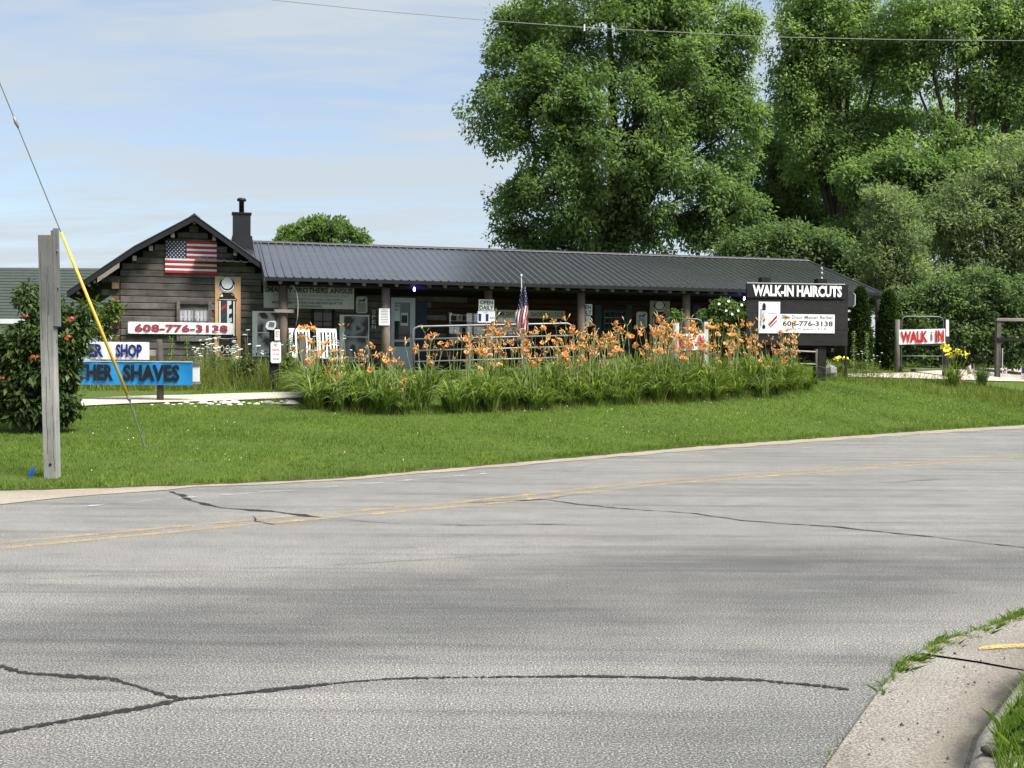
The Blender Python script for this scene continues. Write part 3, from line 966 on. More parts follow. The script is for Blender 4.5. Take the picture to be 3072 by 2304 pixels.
# rafter tails
rm = MB().tube([(0, .1, rz_(.1) - EZ), (0, WV + .05, rz_(WV) - EZ)], .058, 8).mesh('rafter')
u = UE0 + .42
while u < UE1 - .15:
    o = link('rafter', rm, M['rafter'], proof)
    o.location = (u + rnd.uniform(-.02, .02), rnd.uniform(-.02, .03), EZ - .165)
    u += .462
MB().tube([(UE0 + .1, .52, EZ - .14), (UE1 - .2, .52, EZ - .14)], .085, 10).build('porch_beam', M['dark_wood'], shop, True)
post_px = [849, 1157, 1465, 1743, 2058, 2345, 2637]
post_u = [uz(x, 950, .52)[0] for x in post_px]
for q, u in enumerate(post_u):
    r0 = .125
    MB().tube([(u, .52, BASE - .3), (u + .01, .52, 2.2), (u, .52, EZ - .2)], [r0 * 1.05, r0, r0 * .97], 12).build('porch_post', M['log_round'] if q < 5 else M['dark_wood'], shop, True)
MB().box(WALL_L + 3.9, 17.1, .2, WV, BASE - .35, BASE - .02).build('porch_floor', M['dark_wood'], shop)
# open log screen at the right end of the porch
for q, zz_ in enumerate((1.3, 1.62, 1.95, 2.3, 2.63, 2.92, 3.2)):
    MB().box(16.78, 16.95, .6, WV, zz_, zz_ + .2).build('end_log', M['log'], shop)

# windows, doors
def window(u0, u1, z0, z1, frame_m, glass_m, v=WV - .035, cols=2, rows=2, curtain=None, fwid=.07):
    wd = thing('window', None, None); wd.parent = shop; wd.location = (u0, v, z0)
    W, Hh = u1 - u0, z1 - z0
    for nm, b in (('frame', (-fwid, 0, -.07, .03, -fwid, Hh + fwid)), ('frame', (W, W + fwid, -.07, .03, -fwid, Hh + fwid)), ('frame', (0, W, -.072, .03, Hh, Hh + fwid)), ('sill', (0, W, -.085, .03, -fwid, 0))):
        MB().box(*b).build(nm, frame_m, wd)
    MB().box(0, W, -.004, .0, 0, Hh).build('pane', glass_m, wd)
    for c in range(1, cols): MB().box(W * c / cols - .012, W * c / cols + .012, -.03, -.008, 0, Hh).build('muntin', frame_m, wd)
    for r in range(1, rows): MB().box(0, W, -.028, -.006, Hh * r / rows - .012, Hh * r / rows + .012).build('muntin', frame_m, wd)
    if curtain:
        c = cloth('curtain', curtain, W, Hh * .98, wd, .008, 7, 40, 2, seed=int(u0 * 10))
        c.location = (0, .014, .01)
    return wd
window(wwin[0], wwin[2], uz(600, 1015, WV)[1], wwin[1], M['log'], M['clear_glass'], cols=2, rows=2, curtain=M['curtain'], fwid=.09)
a = uz(941, 928, WV); b = uz(995, 1000, WV)
window(a[0], b[0], b[1], a[1], M['dark_wood'], M['glass'])
a = uz(1346, 938, WV); b = uz(1560, 1030, WV)
window(a[0], b[0], b[1], a[1], M['log_brown'], M['clear_glass'], cols=3, rows=1, curtain=M['curtain'])
a = uz(1812, 934, WV); b = uz(1872, 1030, WV)
window(a[0], b[0], b[1], a[1], M['teal'], M['clear_glass'], cols=4, rows=4, curtain=M['curtain'], fwid=.05)
a = uz(1783, 915, WV); b = uz(1802, 1060, WV)
MB().box(a[0], b[0], WV - .06, WV - .03, BASE, a[1]).build('shutter', M['teal'], shop)
a = uz(1879, 915, WV); b = uz(1893, 1060, WV)
MB().box(a[0], b[0], WV - .06, WV - .03, BASE, a[1]).build('shutter', M['teal'], shop)
a = uz(2075, 915, WV); b = uz(2100, 1060, WV)
MB().box(a[0], b[0], WV - .06, WV - .03, BASE, a[1]).build('shutter', M['blue_door'], shop)
# pale storm door with notices
a = uz(1172, 893, WV); b = uz(1243, 1122, WV)
door = thing('door', None, None); door.parent = shop; door.location = (a[0], WV - .05, BASE + .03)
W, Hh = b[0] - a[0], a[1] - BASE - .03
MB().box(0, .1, -.05, .02, 0, Hh).build('frame', M['door_grey'], door)
MB().box(W - .16, W, -.05, .02, 0, Hh).build('frame', M['door_grey'], door)
MB().box(.1, W - .16, -.048, .02, Hh - .14, Hh).build('frame', M['door_grey'], door)
MB().box(.1, W - .16, -.04, .02, 0, .72).build('panel', M['door_grey'], door)
MB().box(.1, W - .16, -.044, .02, .86, .93).build('rail', M['door_grey'], door)
MB().box(.1, W - .16, -.012, .0, .74, Hh - .14).build('pane', M['glass'], door)
MB().box(W - .14, W - .1, -.085, -.05, 1.0, 1.1).build('handle', M['steel'], door)
a = uz(1247, 905, WV); b = uz(1279, 1100, WV)
MB().box(a[0], b[0], WV - .07, WV - .03, BASE, a[1]).build('door_leaf', M['blue_door'], shop)

# chimney on the porch roof beside the wing
cv = 3.4
c0, c1 = uz(699, 637, cv), uz(752, 706, cv)
ch = thing('chimney', None, None); ch.parent = shop
cw = c1[0] - c0[0]
uc = (c0[0] + c1[0]) / 2
MB().box(c0[0], c1[0], cv, cv + cw, c1[1] - .35, c0[1]).build('chimney_box', M['dark_metal'], ch)
MB().prism([(c0[0] - .03, c0[1] + .012), (c0[0] - .03, c0[1] - .03), (c1[0] + .03, c0[1] - .03), (c1[0] + .03, c0[1] + .012)], cv - .03, cv + cw + .03).build('chimney_cap', M['dark_metal'], ch)
MB().prism([(c0[0] - .12, c1[1] - .5), (c1[0] + .1, c1[1] - .5), (c1[0] + .04, c1[1] - .02), (c0[0] - .02, c1[1] - .02)], cv - .06, cv + cw + .06).build('chimney_flashing', M['dark_metal'], ch)
pt = uz(724, 590, cv)[1]
MB().lathe([(.075, c0[1]), (.075, pt - .1), (.08, pt - .1)], 14, (uc, cv + cw / 2)).build('flue_pipe', M['dark_metal'], ch, True)
MB().lathe([(.06, pt - .11), (.13, pt - .1), (.14, pt - .06), (.12, pt - .02), (.05, pt)], 14, (uc, cv + cw / 2)).build('flue_cap', M['dark_metal'], ch, True)
for px, py in ((1243, 868), (2233, 896)):
    u, z_ = uz(px, py, .25)
    lb = tag(MB().lathe([(.004, -.05), (.026, -.04), (.033, 0), (.022, .03), (.012, .06)], 10).build('light_bulb', M['blue_light']), 'small lit blue bulb under the porch eave ' + ('near the pale door' if px < 2000 else 'beside the black sign'), 'light bulb', 'blue porch bulbs')
    lb.location = bw(u, .25, z_)

# neighbouring house, far left
NY = 50.0
hr0, hr1 = at(-260, 792, NY + 4), at(300, 816, NY + 4)
he0, he1 = at(-300, 950, NY), at(320, 962, NY)
nh = thing('neighbour_house', 'white house with dark green shingle roof at far left', 'house', (at(0, 1060, NY).x, NY, gz(-22, NY)))
L0 = nh.location.copy()
nroof = MB()
e0, e1, r0_, r1_ = [(p - L0) for p in (he0, he1, hr0, hr1)]
x0, x1 = e0.x, e1.x
ze, zr = (e0.z + e1.z) / 2, (r0_.z + r1_.z) / 2
nr_ = MB().add([(x0, 0, ze), (x1, 0, ze), (x1, 4, zr), (x0, 4, zr), (x0, 8, ze), (x1, 8, ze)], [(0, 1, 2, 3), (3, 2, 5, 4), (1, 5, 2), (0, 3, 4)]).build('roof', M['shingle'], nh)
nc = 17
for q in range(nc):
    a, b = q / nc, (q + 1) / nc
    z0_, z1_ = ze + (zr - ze) * a, ze + (zr - ze) * b
    MB().add([(x0 - .05, 4 * a - .02, z0_ + .045), (x1 + .05, 4 * a - .02, z0_ + .045), (x1 + .05, 4 * b, z1_ + .02), (x0 - .05, 4 * b, z1_ + .02),
              (x0 - .05, 4 * a - .02, z0_ + .01), (x1 + .05, 4 * a - .02, z0_ + .01)], [(0, 1, 2, 3), (4, 5, 1, 0)]).build('shingle_course', M['shingle'], nr_)
MB().box(x0, x1, -.03, .0, ze - .22, ze + .0).build('fascia', M['white_paint'], nh)
hw = MB().box(x0 + .4, x1 - .4, .45, 7.5, -.6, ze - .02).build('wall', M['white_paint'], nh)
for q in range(14):
    zz_ = -.5 + q * .2
    if zz_ < ze - .25: MB().box(x0 + .38, x1 - .38, .42, .449, zz_, zz_ + .185).build('siding_board', M['white_paint'], hw)

# ------------------------------------------------------------------ signs and banners
def wall_sign(name, label, cat, x0, y0, x1, y1, v, group=None):
    a, b = uz(x0, y0, v), uz(x1, y1, v)
    o = thing(name, label, cat, bw(a[0], v, b[1]), TH, group)
    return o, b[0] - a[0], a[1] - b[1]
def free_sign(name, label, cat, x0, y0, x1, y1, Y, rz=0.1, group=None):
    p = at(x0, y1, Y)
    o = thing(name, label, cat, p, rz, group)
    # width solved along the turned face
    d = ray(x1, y1); c = Vector((math.cos(rz), math.sin(rz), 0))
    # intersect the sight line with the vertical plane of the sign
    n_ = Vector((-c.y, c.x, 0))
    q = CAM + d * ((p - CAM).dot(n_) / d.dot(n_))
    return o, (q - p).dot(c), at(x0, y0, Y).z - p.z

# wooden flag on the gable
o, W, Hh = wall_sign('wooden_flag', 'wooden stars and stripes flag on the log gable', 'flag', 495, 721, 650, 823, WV - .05)
MB().box(-.01, W + .01, -.012, .012, -.01, Hh + .01).build('backing', M['red'], o)
cz = Hh * 6 / 13
for q in range(13):
    z0 = Hh - (q + 1) * Hh / 13
    xs = W * .415 if q < 7 else 0
    MB().bevbox(xs + .002, W, -.042 + (.006 if q % 2 else 0), -.0125, z0 + .004, z0 + Hh / 13 - .004, .008).build('stripe', M['red'] if q % 2 == 0 else M['white_paint'], o)
un = MB().box(0, W * .412, -.04, -.0126, cz + .004, Hh).build('union', M['blue_union'], o)
star = []
for k_ in range(10):
    r = .026 if k_ % 2 == 0 else .012
    star.append((r * math.sin(k_ * math.pi / 5), r * math.cos(k_ * math.pi / 5)))
stm = MB().prism(star, -.004, 0).mesh('star')
for r in range(9):
    for c in range(6 if r % 2 == 0 else 5):
        so_ = link('star', stm, M['white_paint'], un)
        so_.location = (W * .412 * ((c + .5 + (.5 if r % 2 else 0)) / 6), -.0402, cz + (Hh - cz) * (r + .6) / 9.3)

def barber_banner(o, W, Hh, bgm):
    """tan banner with a printed barber pole; drawing coordinates run 0..472 by 0..1520"""
    c = cloth('banner_cloth', bgm, W, Hh, o, .004, 2, 16, 10, seed=3)
    kx, kz = W / 472, Hh / 1520
    lay = [0]
    def P(pts, mat, nm='printed_shape'):
        lay[0] += 1
        shape(o, [(x * kx, Hh - y * kz) for x, y in pts][::-1], mat, -.010 - lay[0] * .0012, nm, .001)
    K, Wt = M['black'], M['white']
    P(ell(222, 145, 168, 150), K); P(ell(222, 148, 160, 143), Wt); P(ell(222, 148, 150, 134), K)
    P(ell(225, 165, 128, 108), Wt); P(ell(222, 135, 124, 118), K); P(ell(222, 122, 100, 103), M['white_paint'])
    P([(140, 290), (310, 290), (350, 330), (372, 390), (412, 420), (400, 432), (50, 432), (40, 420), (80, 390), (95, 330)], K)
    P([(110, 335), (130, 315), (150, 365), (90, 368)], Wt)
    P([(295, 312), (345, 345), (330, 350), (310, 335)], M['tan'])
    P([(60, 412), (390, 412), (385, 424), (65, 424)], M['cream'])
    P([(70, 434), (380, 434), (380, 1090), (70, 1090)], K)
    P([(80, 445), (100, 445), (100, 1080), (80, 1080)], Wt)
    P([(338, 445), (358, 445), (358, 1080), (338, 1080)], Wt)
    P([(105, 434), (222, 434), (222, 1080), (105, 1080)], M['ink'])
    P([(115, 560), (205, 500), (205, 560), (115, 615)], M['red'])
    P([(115, 720), (205, 660), (205, 720), (115, 775)], M['teal'])
    P([(222, 440), (300, 440), (300, 500), (255, 530), (255, 590), (308, 590), (308, 660), (255, 690), (255, 760), (308, 745), (308, 820), (260, 850), (260, 920), (308, 900), (308, 980), (222, 1050)], M['dull_white'])
    P([(75, 1080), (390, 1080), (408, 1110), (405, 1165), (50, 1165), (52, 1110)], K)
    P([(62, 1118), (215, 1130), (400, 1112), (400, 1122), (215, 1142), (62, 1130)], M['cream'])
    P([(70, 1175), (390, 1175), (385, 1225), (75, 1225)], K)
    P([(85, 1230), (385, 1230), (385, 1350), (350, 1410), (120, 1410), (85, 1350)], K)
    for x in (130, 235, 345):
        P([(x - 50, 1320), (x - 15, 1250), (x + 15, 1250), (x + 50, 1320), (x + 15, 1395), (x - 15, 1395)], M['cream'])
        P([(x - 34, 1320), (x - 8, 1268), (x + 8, 1268), (x + 34, 1320), (x + 8, 1376), (x - 8, 1376)], K)
    P([(130, 1418), (340, 1418), (330, 1428), (140, 1428)], M['cream'])
    P([(165, 1432), (310, 1432), (300, 1465), (175, 1465)], K)
barber_banner(*wall_sign('barber_pole_banner', 'tall tan banner printed with a barber pole, under the wooden flag', 'banner', 645, 829, 722, 1080, WV - .06), M['tan'])
barber_banner(*wall_sign('barber_pole_banner', 'dim tan barber pole banner on the porch wall behind the orange lilies', 'banner', 1950, 902, 2008, 1075, WV - .06), M['tan_dim'])

o, W, Hh = wall_sign('phone_banner', 'long white banner with the phone number in red on the log gable', 'banner', 384, 965, 700, 1004, WV - .13)
cloth('banner_cloth', M['white'], W, Hh, o, .008, 4, 40, 6, seed=5)
text(o, '608-776-3138', W * .062, W * .945, Hh * .15, Hh * .83, M['ink'], -.020, .045, spacing=1.06)
text(o, '608-776-3138', W * .065, W * .942, Hh * .18, Hh * .80, M['banner_red'], -.022, .018, spacing=1.06)
for x in (.01, .33, .66, .99):
    for zz_ in (.05, .95):
        MB().tube([(W * x, -.016, Hh * zz_), (W * x, -.012, Hh * zz_)], .012, 8).build('grommet', M['steel'], o)

o, W, Hh = wall_sign('beef_banner', 'dull white banner with beef sale lettering high on the porch wall', 'banner', 791, 856, 1062, 928, .78)
cloth('banner_cloth', M['beef_cloth'], W, Hh, o, .008, 3, 30, 6, seed=8)
text(o, 'SMALLEY BROTHERS ANGUS', W * .01, W * .985, Hh * .70, Hh * .94, M['ink'], -.02, .03)
text(o, 'family owned farm. lean Angus beef humanely raised', W * .1, W * .93, Hh * .54, Hh * .63, M['grey_ink'], -.02, 0)
text(o, 'STEAKS, ROASTS & all other cuts available', W * .17, W * .88, Hh * .36, Hh * .47, M['grey_ink'], -.02, .01)
text(o, 'MEAT AVAILABLE FOR PURCHASE AND PICK-UP AT THE', W * .09, W * .87, Hh * .2, Hh * .31, M['ink'], -.02, .01)
text(o, 'BLUE DOOR BARBERSHOP', W * .34, W * .64, Hh * .05, Hh * .15, M['ink'], -.02, .01)

def poster(label, x0, y0, x1, y1, mat, word):
    o, W, Hh = wall_sign('photo_poster', label, 'poster', x0, y0, x1, y1, WV - .08, 'photo posters on the porch wall')
    MB().box(0, W, -.012, .012, 0, Hh).build('poster_sheet', M['white'], o)
    MB().box(W * .14, W * .97, -.0155, -.0122, Hh * .54, Hh * .97).build('photo_print', mat, o)
    MB().box(W * .14, W * .97, -.0155, -.0122, Hh * .1, Hh * .52).build('photo_print', mat, o)
    text(o, word, W * .1, W * .97, Hh * .01, Hh * .085, M['ink'], -.016, .01)
poster('tall haircut photo poster left of the first porch post', 757, 933, 863, 1070, M['poster'], 'FORRAM')
poster('haircut photo poster behind the lilies, between window and pale door', 1019, 944, 1107, 1085, M['poster_b'], 'FORRAM')

def notice(label, x0, y0, x1, y1, v, mat, round_=True, head=None, group=None):
    o, W, Hh = wall_sign('notice_sign', label, 'notice', x0, y0, x1, y1, v, group)
    b = W * .12 if round_ else .003
    pts = [(b, 0), (W - b, 0), (W, b), (W, Hh - b), (W - b, Hh), (b, Hh), (0, Hh - b), (0, b)]
    MB().prism(pts, -.008, .004).build('plate', mat, o)
    if head == 'animal':
        shape(o, [(W * x, Hh * z_) for x, z_ in ((.2, .75), (.3, .78), (.62, .8), (.8, .92), (.85, .86), (.72, .74), (.7, .66), (.62, .66), (.6, .72), (.36, .71), (.34, .64), (.27, .64), (.27, .71))], M['ink'], -.0115, 'printed_animal')
    for q in range(9):
        zz_ = Hh * (.57 - q * .06) if head else Hh * (.9 - q * .095)
        wv = rnd.uniform(.55, .8) * W
        MB().box((W - wv) / 2, (W + wv) / 2, -.0105, -.0085, zz_, zz_ + Hh * .028).build('printed_line', M['grey_ink'], o)
    return o, W, Hh
notice('grey rounded notice with an animal drawing, right of the beef banner', 1068, 889, 1102, 940, WV - .08, M['dull_white'], True, 'animal')
notice('grey rounded notice with an animal drawing, by the second barber banner', 1909, 935, 1941, 985, WV - .08, M['dull_white'], True, 'animal')
notice('white printed notice sheet on the porch post left of the door', 1137, 925, 1169, 976, .38, M['white'], False)
o, W, Hh = wall_sign('vertical_open_sign', 'row of white letters running down the dark wall left of the door', 'sign', 1116, 928, 1127, 990, WV - .08)
for q, ch_ in enumerate('OPEN'):
    text(o, ch_, 0, W, Hh * (.78 - q * .24), Hh * (.97 - q * .24), M['dull_white'], -.01, .02, 'letter')

def open_sign(label, x0, y0, x1, y1, v):
    o, W, Hh = wall_sign('open_daily_sign', label, 'sign', x0, y0, x1, y1, v, 'open daily signs')
    MB().box(0, W, -.008, .006, 0, Hh).build('plate', M['white'], o)
    text(o, 'OPEN', W * .08, W * .92, Hh * .54, Hh * .92, M['ink'], -.0105, .03)
    text(o, 'DAILY', W * .05, W * .97, Hh * .06, Hh * .45, M['ink'], -.0105, .03)
open_sign('white OPEN DAILY sign above the 11 AM sign on a porch post', 1436, 898, 1482, 932, .38)
open_sign('white OPEN DAILY sign half hidden behind a porch post, right of centre', 1732, 912, 1776, 946, .75)
o, W, Hh = wall_sign('hours_sign', 'white 11 AM sign with blue numerals under the OPEN DAILY sign', 'sign', 1433, 933, 1485, 968, .375)
MB().box(0, W, -.008, .006, 0, Hh).build('plate', M['white'], o)
text(o, 'AT', W * .36, W * .56, Hh * .84, Hh * .94, M['ink'], -.0105, 0)
text(o, '11', W * .04, W * .62, Hh * .1, Hh * .76, M['navy'], -.0105, .05)
text(o, 'AM', W * .68, W * .96, Hh * .3, Hh * .52, M['ink'], -.0105, 0)
o, W, Hh = wall_sign('arrow_sign', 'small white pointed sign hanging under the half hidden OPEN DAILY sign', 'sign', 1755, 948, 1772, 980, .75)
MB().prism([(W * .1, Hh), (W * .32, 0), (W * .68, 0), (W * .95, Hh)], -.006, .006).build('plate', M['white'], o)
o, W, Hh = wall_sign('appointment_sign', 'long pale board above the porch window about same day short notice', 'sign', 1480, 929, 1695, 956, WV - .13)
MB().box(0, W, -.01, .012, 0, Hh).build('board', M['cream'], o)
text(o, 'SAME DAY APPTS', W * .02, W * .46, Hh * .2, Hh * .8, M['ink'], -.0125, .01)
text(o, 'SHORT NOTICE', W * .52, W * .97, Hh * .2, Hh * .8, M['ink'], -.0125, .01)
# notices inside the door glass
def door_notice(name, label, x0, y0, x1, y1, lines):
    o, W, Hh = wall_sign(name, label, 'sign', x0, y0, x1, y1, WV - .08)
    MB().box(0, W, -.004, .002, 0, Hh).build('sheet', M['dull_white'], o)
    for s_, a, b in lines: text(o, s_, W * .1, W * .9, Hh * a, Hh * b, M['ink'], -.0065, .02)
door_notice('door_notice', 'OPEN DAILY sheet in the glass of the pale door', 1175, 912, 1200, 963, [('OPEN', .8, .96), ('DAILY', .6, .76)])
door_notice('door_notice', 'sheet with a large numeral in the glass of the pale door', 1202, 938, 1224, 977, [('1', .2, .8)])

# gooseneck lamp arm, notice bracket on the first post
u, z_ = uz(874, 858, .2)
pts = [bw(*((uz(x, y, .2)[0]), .2, uz(x, y, .2)[1])) for x, y in ((872, 856), (880, 858), (888, 872), (892, 890), (894, 915), (893, 945), (891, 962), (886, 985), (881, 1000))]
gp = pts[-1]
pts.append(Vector((gp.x - .1, gp.y, gz(gp.x, gp.y))))
bp = pts[-1].copy()
lamp = thing('bent_pole', 'thin pale pole bent over at the top, by the beef banner', 'pole', bp)
MB().tube([p - bp for p in pts[:7]], .016, 6).build('pole_tip', M['pale_wire'], lamp, True)
MB().tube([p - bp for p in pts[6:]], .02, 6).build('pole_shaft', M['dark_metal'], lamp, True)
o, W, Hh = wall_sign('post_bracket', 'short grey board nailed across the first porch post', 'board', 823, 928, 882, 939, .36)
MB().bevbox(0, W, -.03, .02, 0, Hh, .006).build('board', M['grey_board'], o)
for x in (.06, .94): MB().tube([(W * x, -.038, Hh * .5), (W * x, -.03, Hh * .5)], .02, 8).build('screw', M['steel'], o)

# black roadside sign
sb = hit(2465, 1141)
SY = sb.y
sg = thing('haircut_sign', 'large black board sign on posts reading WALK-IN HAIRCUTS', 'sign', (0, 0, 0), 0)
SRZ = .12
p0 = at(2237, 1037, SY - .4)
sg.location = (p0.x, p0.y, sb.z)
sg.rotation_euler = (0, 0, SRZ)
def s_loc(x, y):
    d = ray(x, y); n_ = Vector((-math.sin(SRZ), math.cos(SRZ), 0))
    q = CAM + d * ((sg.location - CAM).dot(n_) / d.dot(n_)) - sg.location
    return q.x * math.cos(SRZ) + q.y * math.sin(SRZ), q.z
W = s_loc(2543, 940)[0]; zt, zb = s_loc(2240, 850)[1], s_loc(2450, 1037)[1]
bd = 4
for q in range(bd):
    a, b = zb + (zt - zb) * q / bd, zb + (zt - zb) * (q + 1) / bd
    MB().bevbox(0, W, -.02 + rnd.uniform(-.003, .003), .03, a + .002, b - .002, .004).build('board', M['sign_board'], sg)
for xa, xb, yt in ((2286, 2314, 831), (2455, 2483, 836)):
    a, b = s_loc(xa, yt)[0], s_loc(xb, yt)[0]
    MB().box(a, b, .035, .035 + (b - a), -.4, s_loc(xa, yt)[1]).build('post', M['black_post'], sg)
bz0 = s_loc(2240, 893)[1]; bx1 = s_loc(2533, 870)[0]
bn = thing('sign_banner', None, None); bn.parent = sg; bn.location = (.0, -.045, bz0)
BH = zt + .02 - bz0
cloth('banner_cloth', M['black'], bx1, BH, bn, .006, 5, 40, 5, seed=11)
MB().box(0, bx1, -.012, -.004, BH - .02, BH).build('hem', M['dull_white'], bn)
text(bn, 'WALK-IN HAIRCUTS', bx1 * .055, bx1 * .965, BH * .1, BH * .86, M['white'], -.022, .045, spacing=.98)
wp = thing('white_panel', None, None); wp.parent = sg
a, b = s_loc(2275, 905), s_loc(2338, 1000)
MB().box(a[0], b[0], -.034, -.024, b[1], a[1]).build('panel_sheet', M['white'], wp)
PX, PW_, PZ, PH = a[0], b[0] - a[0], b[1], a[1] - b[1]
a2, b2 = s_loc(2338, 942), s_loc(2502, 1000)
MB().box(a2[0] + .001, b2[0], -.034, -.024, b2[1], a2[1]).build('panel_sheet', M['white'], wp)
def PP(pts, mat, y=-.0365): shape(wp, [(PX + x * PW_, PZ + z_ * PH) for x, z_ in pts], mat, y, 'printed_shape', .0015)
PP(ell(.25, .85, .085, .11), M['black']); PP([(.14, .78), (.34, .78), (.32, .73), (.16, .73)], M['black'])
PP([(.09, .76), (.13, .76), (.13, .22), (.09, .22)], M['black'])
PP([(.17, .72), (.31, .72), (.29, .28), (.17, .28)], M['dull_white'])
PP([(.2, .42), (.31, .48), (.31, .40), (.2, .34)], M['red'], -.0385)
PP(ell(.25, .2, .08, .07), M['black'])
PP([(.42, .63), (.86, .63), (.84, .615), (.44, .615)], M['grey_ink'])
PP([(.46, .29), (.86, .59), (.86, .49), (.48, .2)], M['walk_red'])
PP([(.44, .6), (.465, .6), (.49, .18), (.47, .18)], M['dull_white'])
PP([(.52, .2), (.86, .43), (.86, .38), (.58, .18)], M['grey_ink'])
bw2, bh2 = b2[0] - a2[0], a2[1] - b2[1]
text(wp, 'Blue Door Master Barber', a2[0] + bw2 * .035, a2[0] + bw2 * .975, b2[1] + bh2 * .74, b2[1] + bh2 * .94, M['grey_ink'], -.036, .008)
text(wp, '608-776-3138', a2[0] + bw2 * .055, a2[0] + bw2 * .965, b2[1] + bh2 * .36, b2[1] + bh2 * .64, M['black'], -.036, .02)
text(wp, 'Alaska M. Jenkins C.P.C.R.', a2[0] + bw2 * .13, a2[0] + bw2 * .86, b2[1] + bh2 * .11, b2[1] + bh2 * .28, M['grey_ink'], -.036, 0)
for x, y in ((2280, 910), (2333, 910), (2497, 995), (2510, 906), (2246, 970)):
    a = s_loc(x, y)
    MB().tube([(a[0], -.042, a[1]), (a[0], -.02, a[1])], .012, 8).build('screw', M['steel'], sg)
# ornament on the right post, road sign seen from behind
a = s_loc(2469, 836)
orn = tag(MB().lathe([(.05, 0), (.045, .02), (.015, .04), (.02, .1), (.05, .13), (.035, .17), (.012, .19), (.04, .23), (.045, .26), (.02, .3), (.003, .33)], 10).build('post_ornament', M['steel'], None, True), 'small silver ornament on top of the right sign post', 'ornament')
orn.location = sg.location + Vector((a[0] * math.cos(SRZ) - .1 * math.sin(SRZ), a[0] * math.sin(SRZ) + .1 * math.cos(SRZ), a[1]))
o, W, Hh = free_sign('rear_facing_sign', 'dark back of a rounded metal sign beside the black board', 'sign', 2515, 876, 2566, 921, SY + .9, .1)
b = .07
MB().prism([(b, 0), (W - b, 0), (W, b), (W, Hh - b), (W - b, Hh), (b, Hh), (0, Hh - b), (0, b)], -.006, .006).build('plate', M['ink'], o)
MB().prism([(W - b, 0), (W, b), (W, Hh - b), (W - b, Hh), (W - b + .012, Hh - .03), (W - .02, Hh - b), (W - .02, b), (W - b + .012, .03)], -.009, -.0062).build('rim', M['dull_white'], o)
MB().box(W * .45, W * .45 + .05, .008, .05, -(o.location.z - gz(o.location.x, o.location.y)), Hh).build('post', M['black_post'], o)

# banners on the left by the drive
pb = hit(480, 1204)
PY = pb.y
st = thing('banner_post', 'weathered round post holding the shop banners beside the gravel drive', 'post', pb)
ht = at(480, 1018, PY).z - pb.z
MB().tube([(0, 0, -.3), (.01, 0, ht * .5), (-.01, 0, ht)], [.075, .07, .062], 10).build('post', M['old_post'], st, True)
o, W, Hh = free_sign('shop_banner', 'white banner with dark blue BARBER SHOP lettering, above the blue banner', 'banner', 130, 1024, 448, 1077, PY - .12, .03)
MB().bevbox(-.2, W + .25, .03, .08, Hh * .2, Hh * .55, .006).build('rail', M['grey_board'], o)
cloth('banner_cloth', M['white'], W, Hh, o, .01, 4, 40, 6, seed=21)
text(o, 'SHOP', W * .685, W * .935, Hh * .13, Hh * .88, M['navy'], -.025, .05)
text(o, 'BARBER', W * .12, W * .57, Hh * .13, Hh * .88, M['navy'], -.025, .05)
o, W, Hh = free_sign('shaves_banner', 'bright blue LATHER SHAVES banner beside the vine bush', 'banner', 150, 1082, 578, 1153, PY - .2, .03)
cloth('banner_cloth', M['blue_banner'], W, Hh, o, .012, 3, 44, 8, seed=25)
MB().box(0, W, -.016, -.006, Hh - .012, Hh + .004).build('hem', M['dull_white'], o)
text(o, 'LATHER', W * .085, W * .445, Hh * .17, Hh * .86, M['black'], -.027, .045)
text(o, 'SHAVES', W * .512, W * .91, Hh * .15, Hh * .86, M['black'], -.027, .045)
o, W, Hh = free_sign('framed_board', 'white board in a grey frame behind the blue banner', 'board', 200, 1082, 600, 1150, PY - .1, .03)
MB().box(0, W - .01, -.005, .02, Hh * .1, Hh * .82).build('panel', M['white_paint'], o)
MB().box(0, W, -.02, .03, Hh * .8, Hh).build('frame', M['grey_board'], o)
MB().box(0, W, -.02, .03, 0, Hh * .12).build('frame', M['grey_board'], o)

# no-parking post and its plain neighbour
pn = hit(820, 1168)
o = thing('sign_post', 'dark square post carrying the no parking sign', 'post', pn)
hn = at(820, 990, pn.y).z - pn.z
MB().box(-.095, .095, 0, .18, -.3, hn).build('post', M['black_post'], o)
o, W, Hh = free_sign('no_parking_sign', 'white no parking sign with rounded corners on the dark post', 'sign', 812, 1025, 843, 1089, pn.y - .04, .05)
b = .03
rr = [(b, 0), (W - b, 0), (W, b), (W, Hh - b), (W - b, Hh), (b, Hh), (0, Hh - b), (0, b)]
MB().prism(rr, -.004, .004).build('plate', M['white'], o)
text(o, 'NO', W * .34, W * .66, Hh * .78, Hh * .9, M['banner_red'], -.006, .01)
text(o, 'PARKING', W * .14, W * .86, Hh * .56, Hh * .68, M['banner_red'], -.006, 0)
text(o, 'ANY TIME', W * .18, W * .82, Hh * .36, Hh * .45, M['banner_red'], -.006, 0)
shape(o, [(W * x, Hh * z_) for x, z_ in ((.22, .19), (.33, .23), (.33, .2), (.67, .2), (.67, .23), (.78, .19), (.67, .15), (.67, .18), (.33, .18), (.33, .15))], M['ink'], -.0065, 'printed_arrow')
o, W, Hh = free_sign('out_sign', 'small white upright sign with red lettering above the no parking sign', 'sign', 824, 988, 839, 1021, pn.y - .06, .05)
MB().box(0, W, -.004, .004, 0, Hh).build('plate', M['white'], o)
text(o, 'OUT', W * .15, W * .85, Hh * .25, Hh * .85, M['walk_red'], -.006, .01)
o, W, Hh = free_sign('round_mirror', 'small framed grey mirror with pale flared rim on the dark post', 'mirror', 797, 962, 829, 990, pn.y - .02, .05)
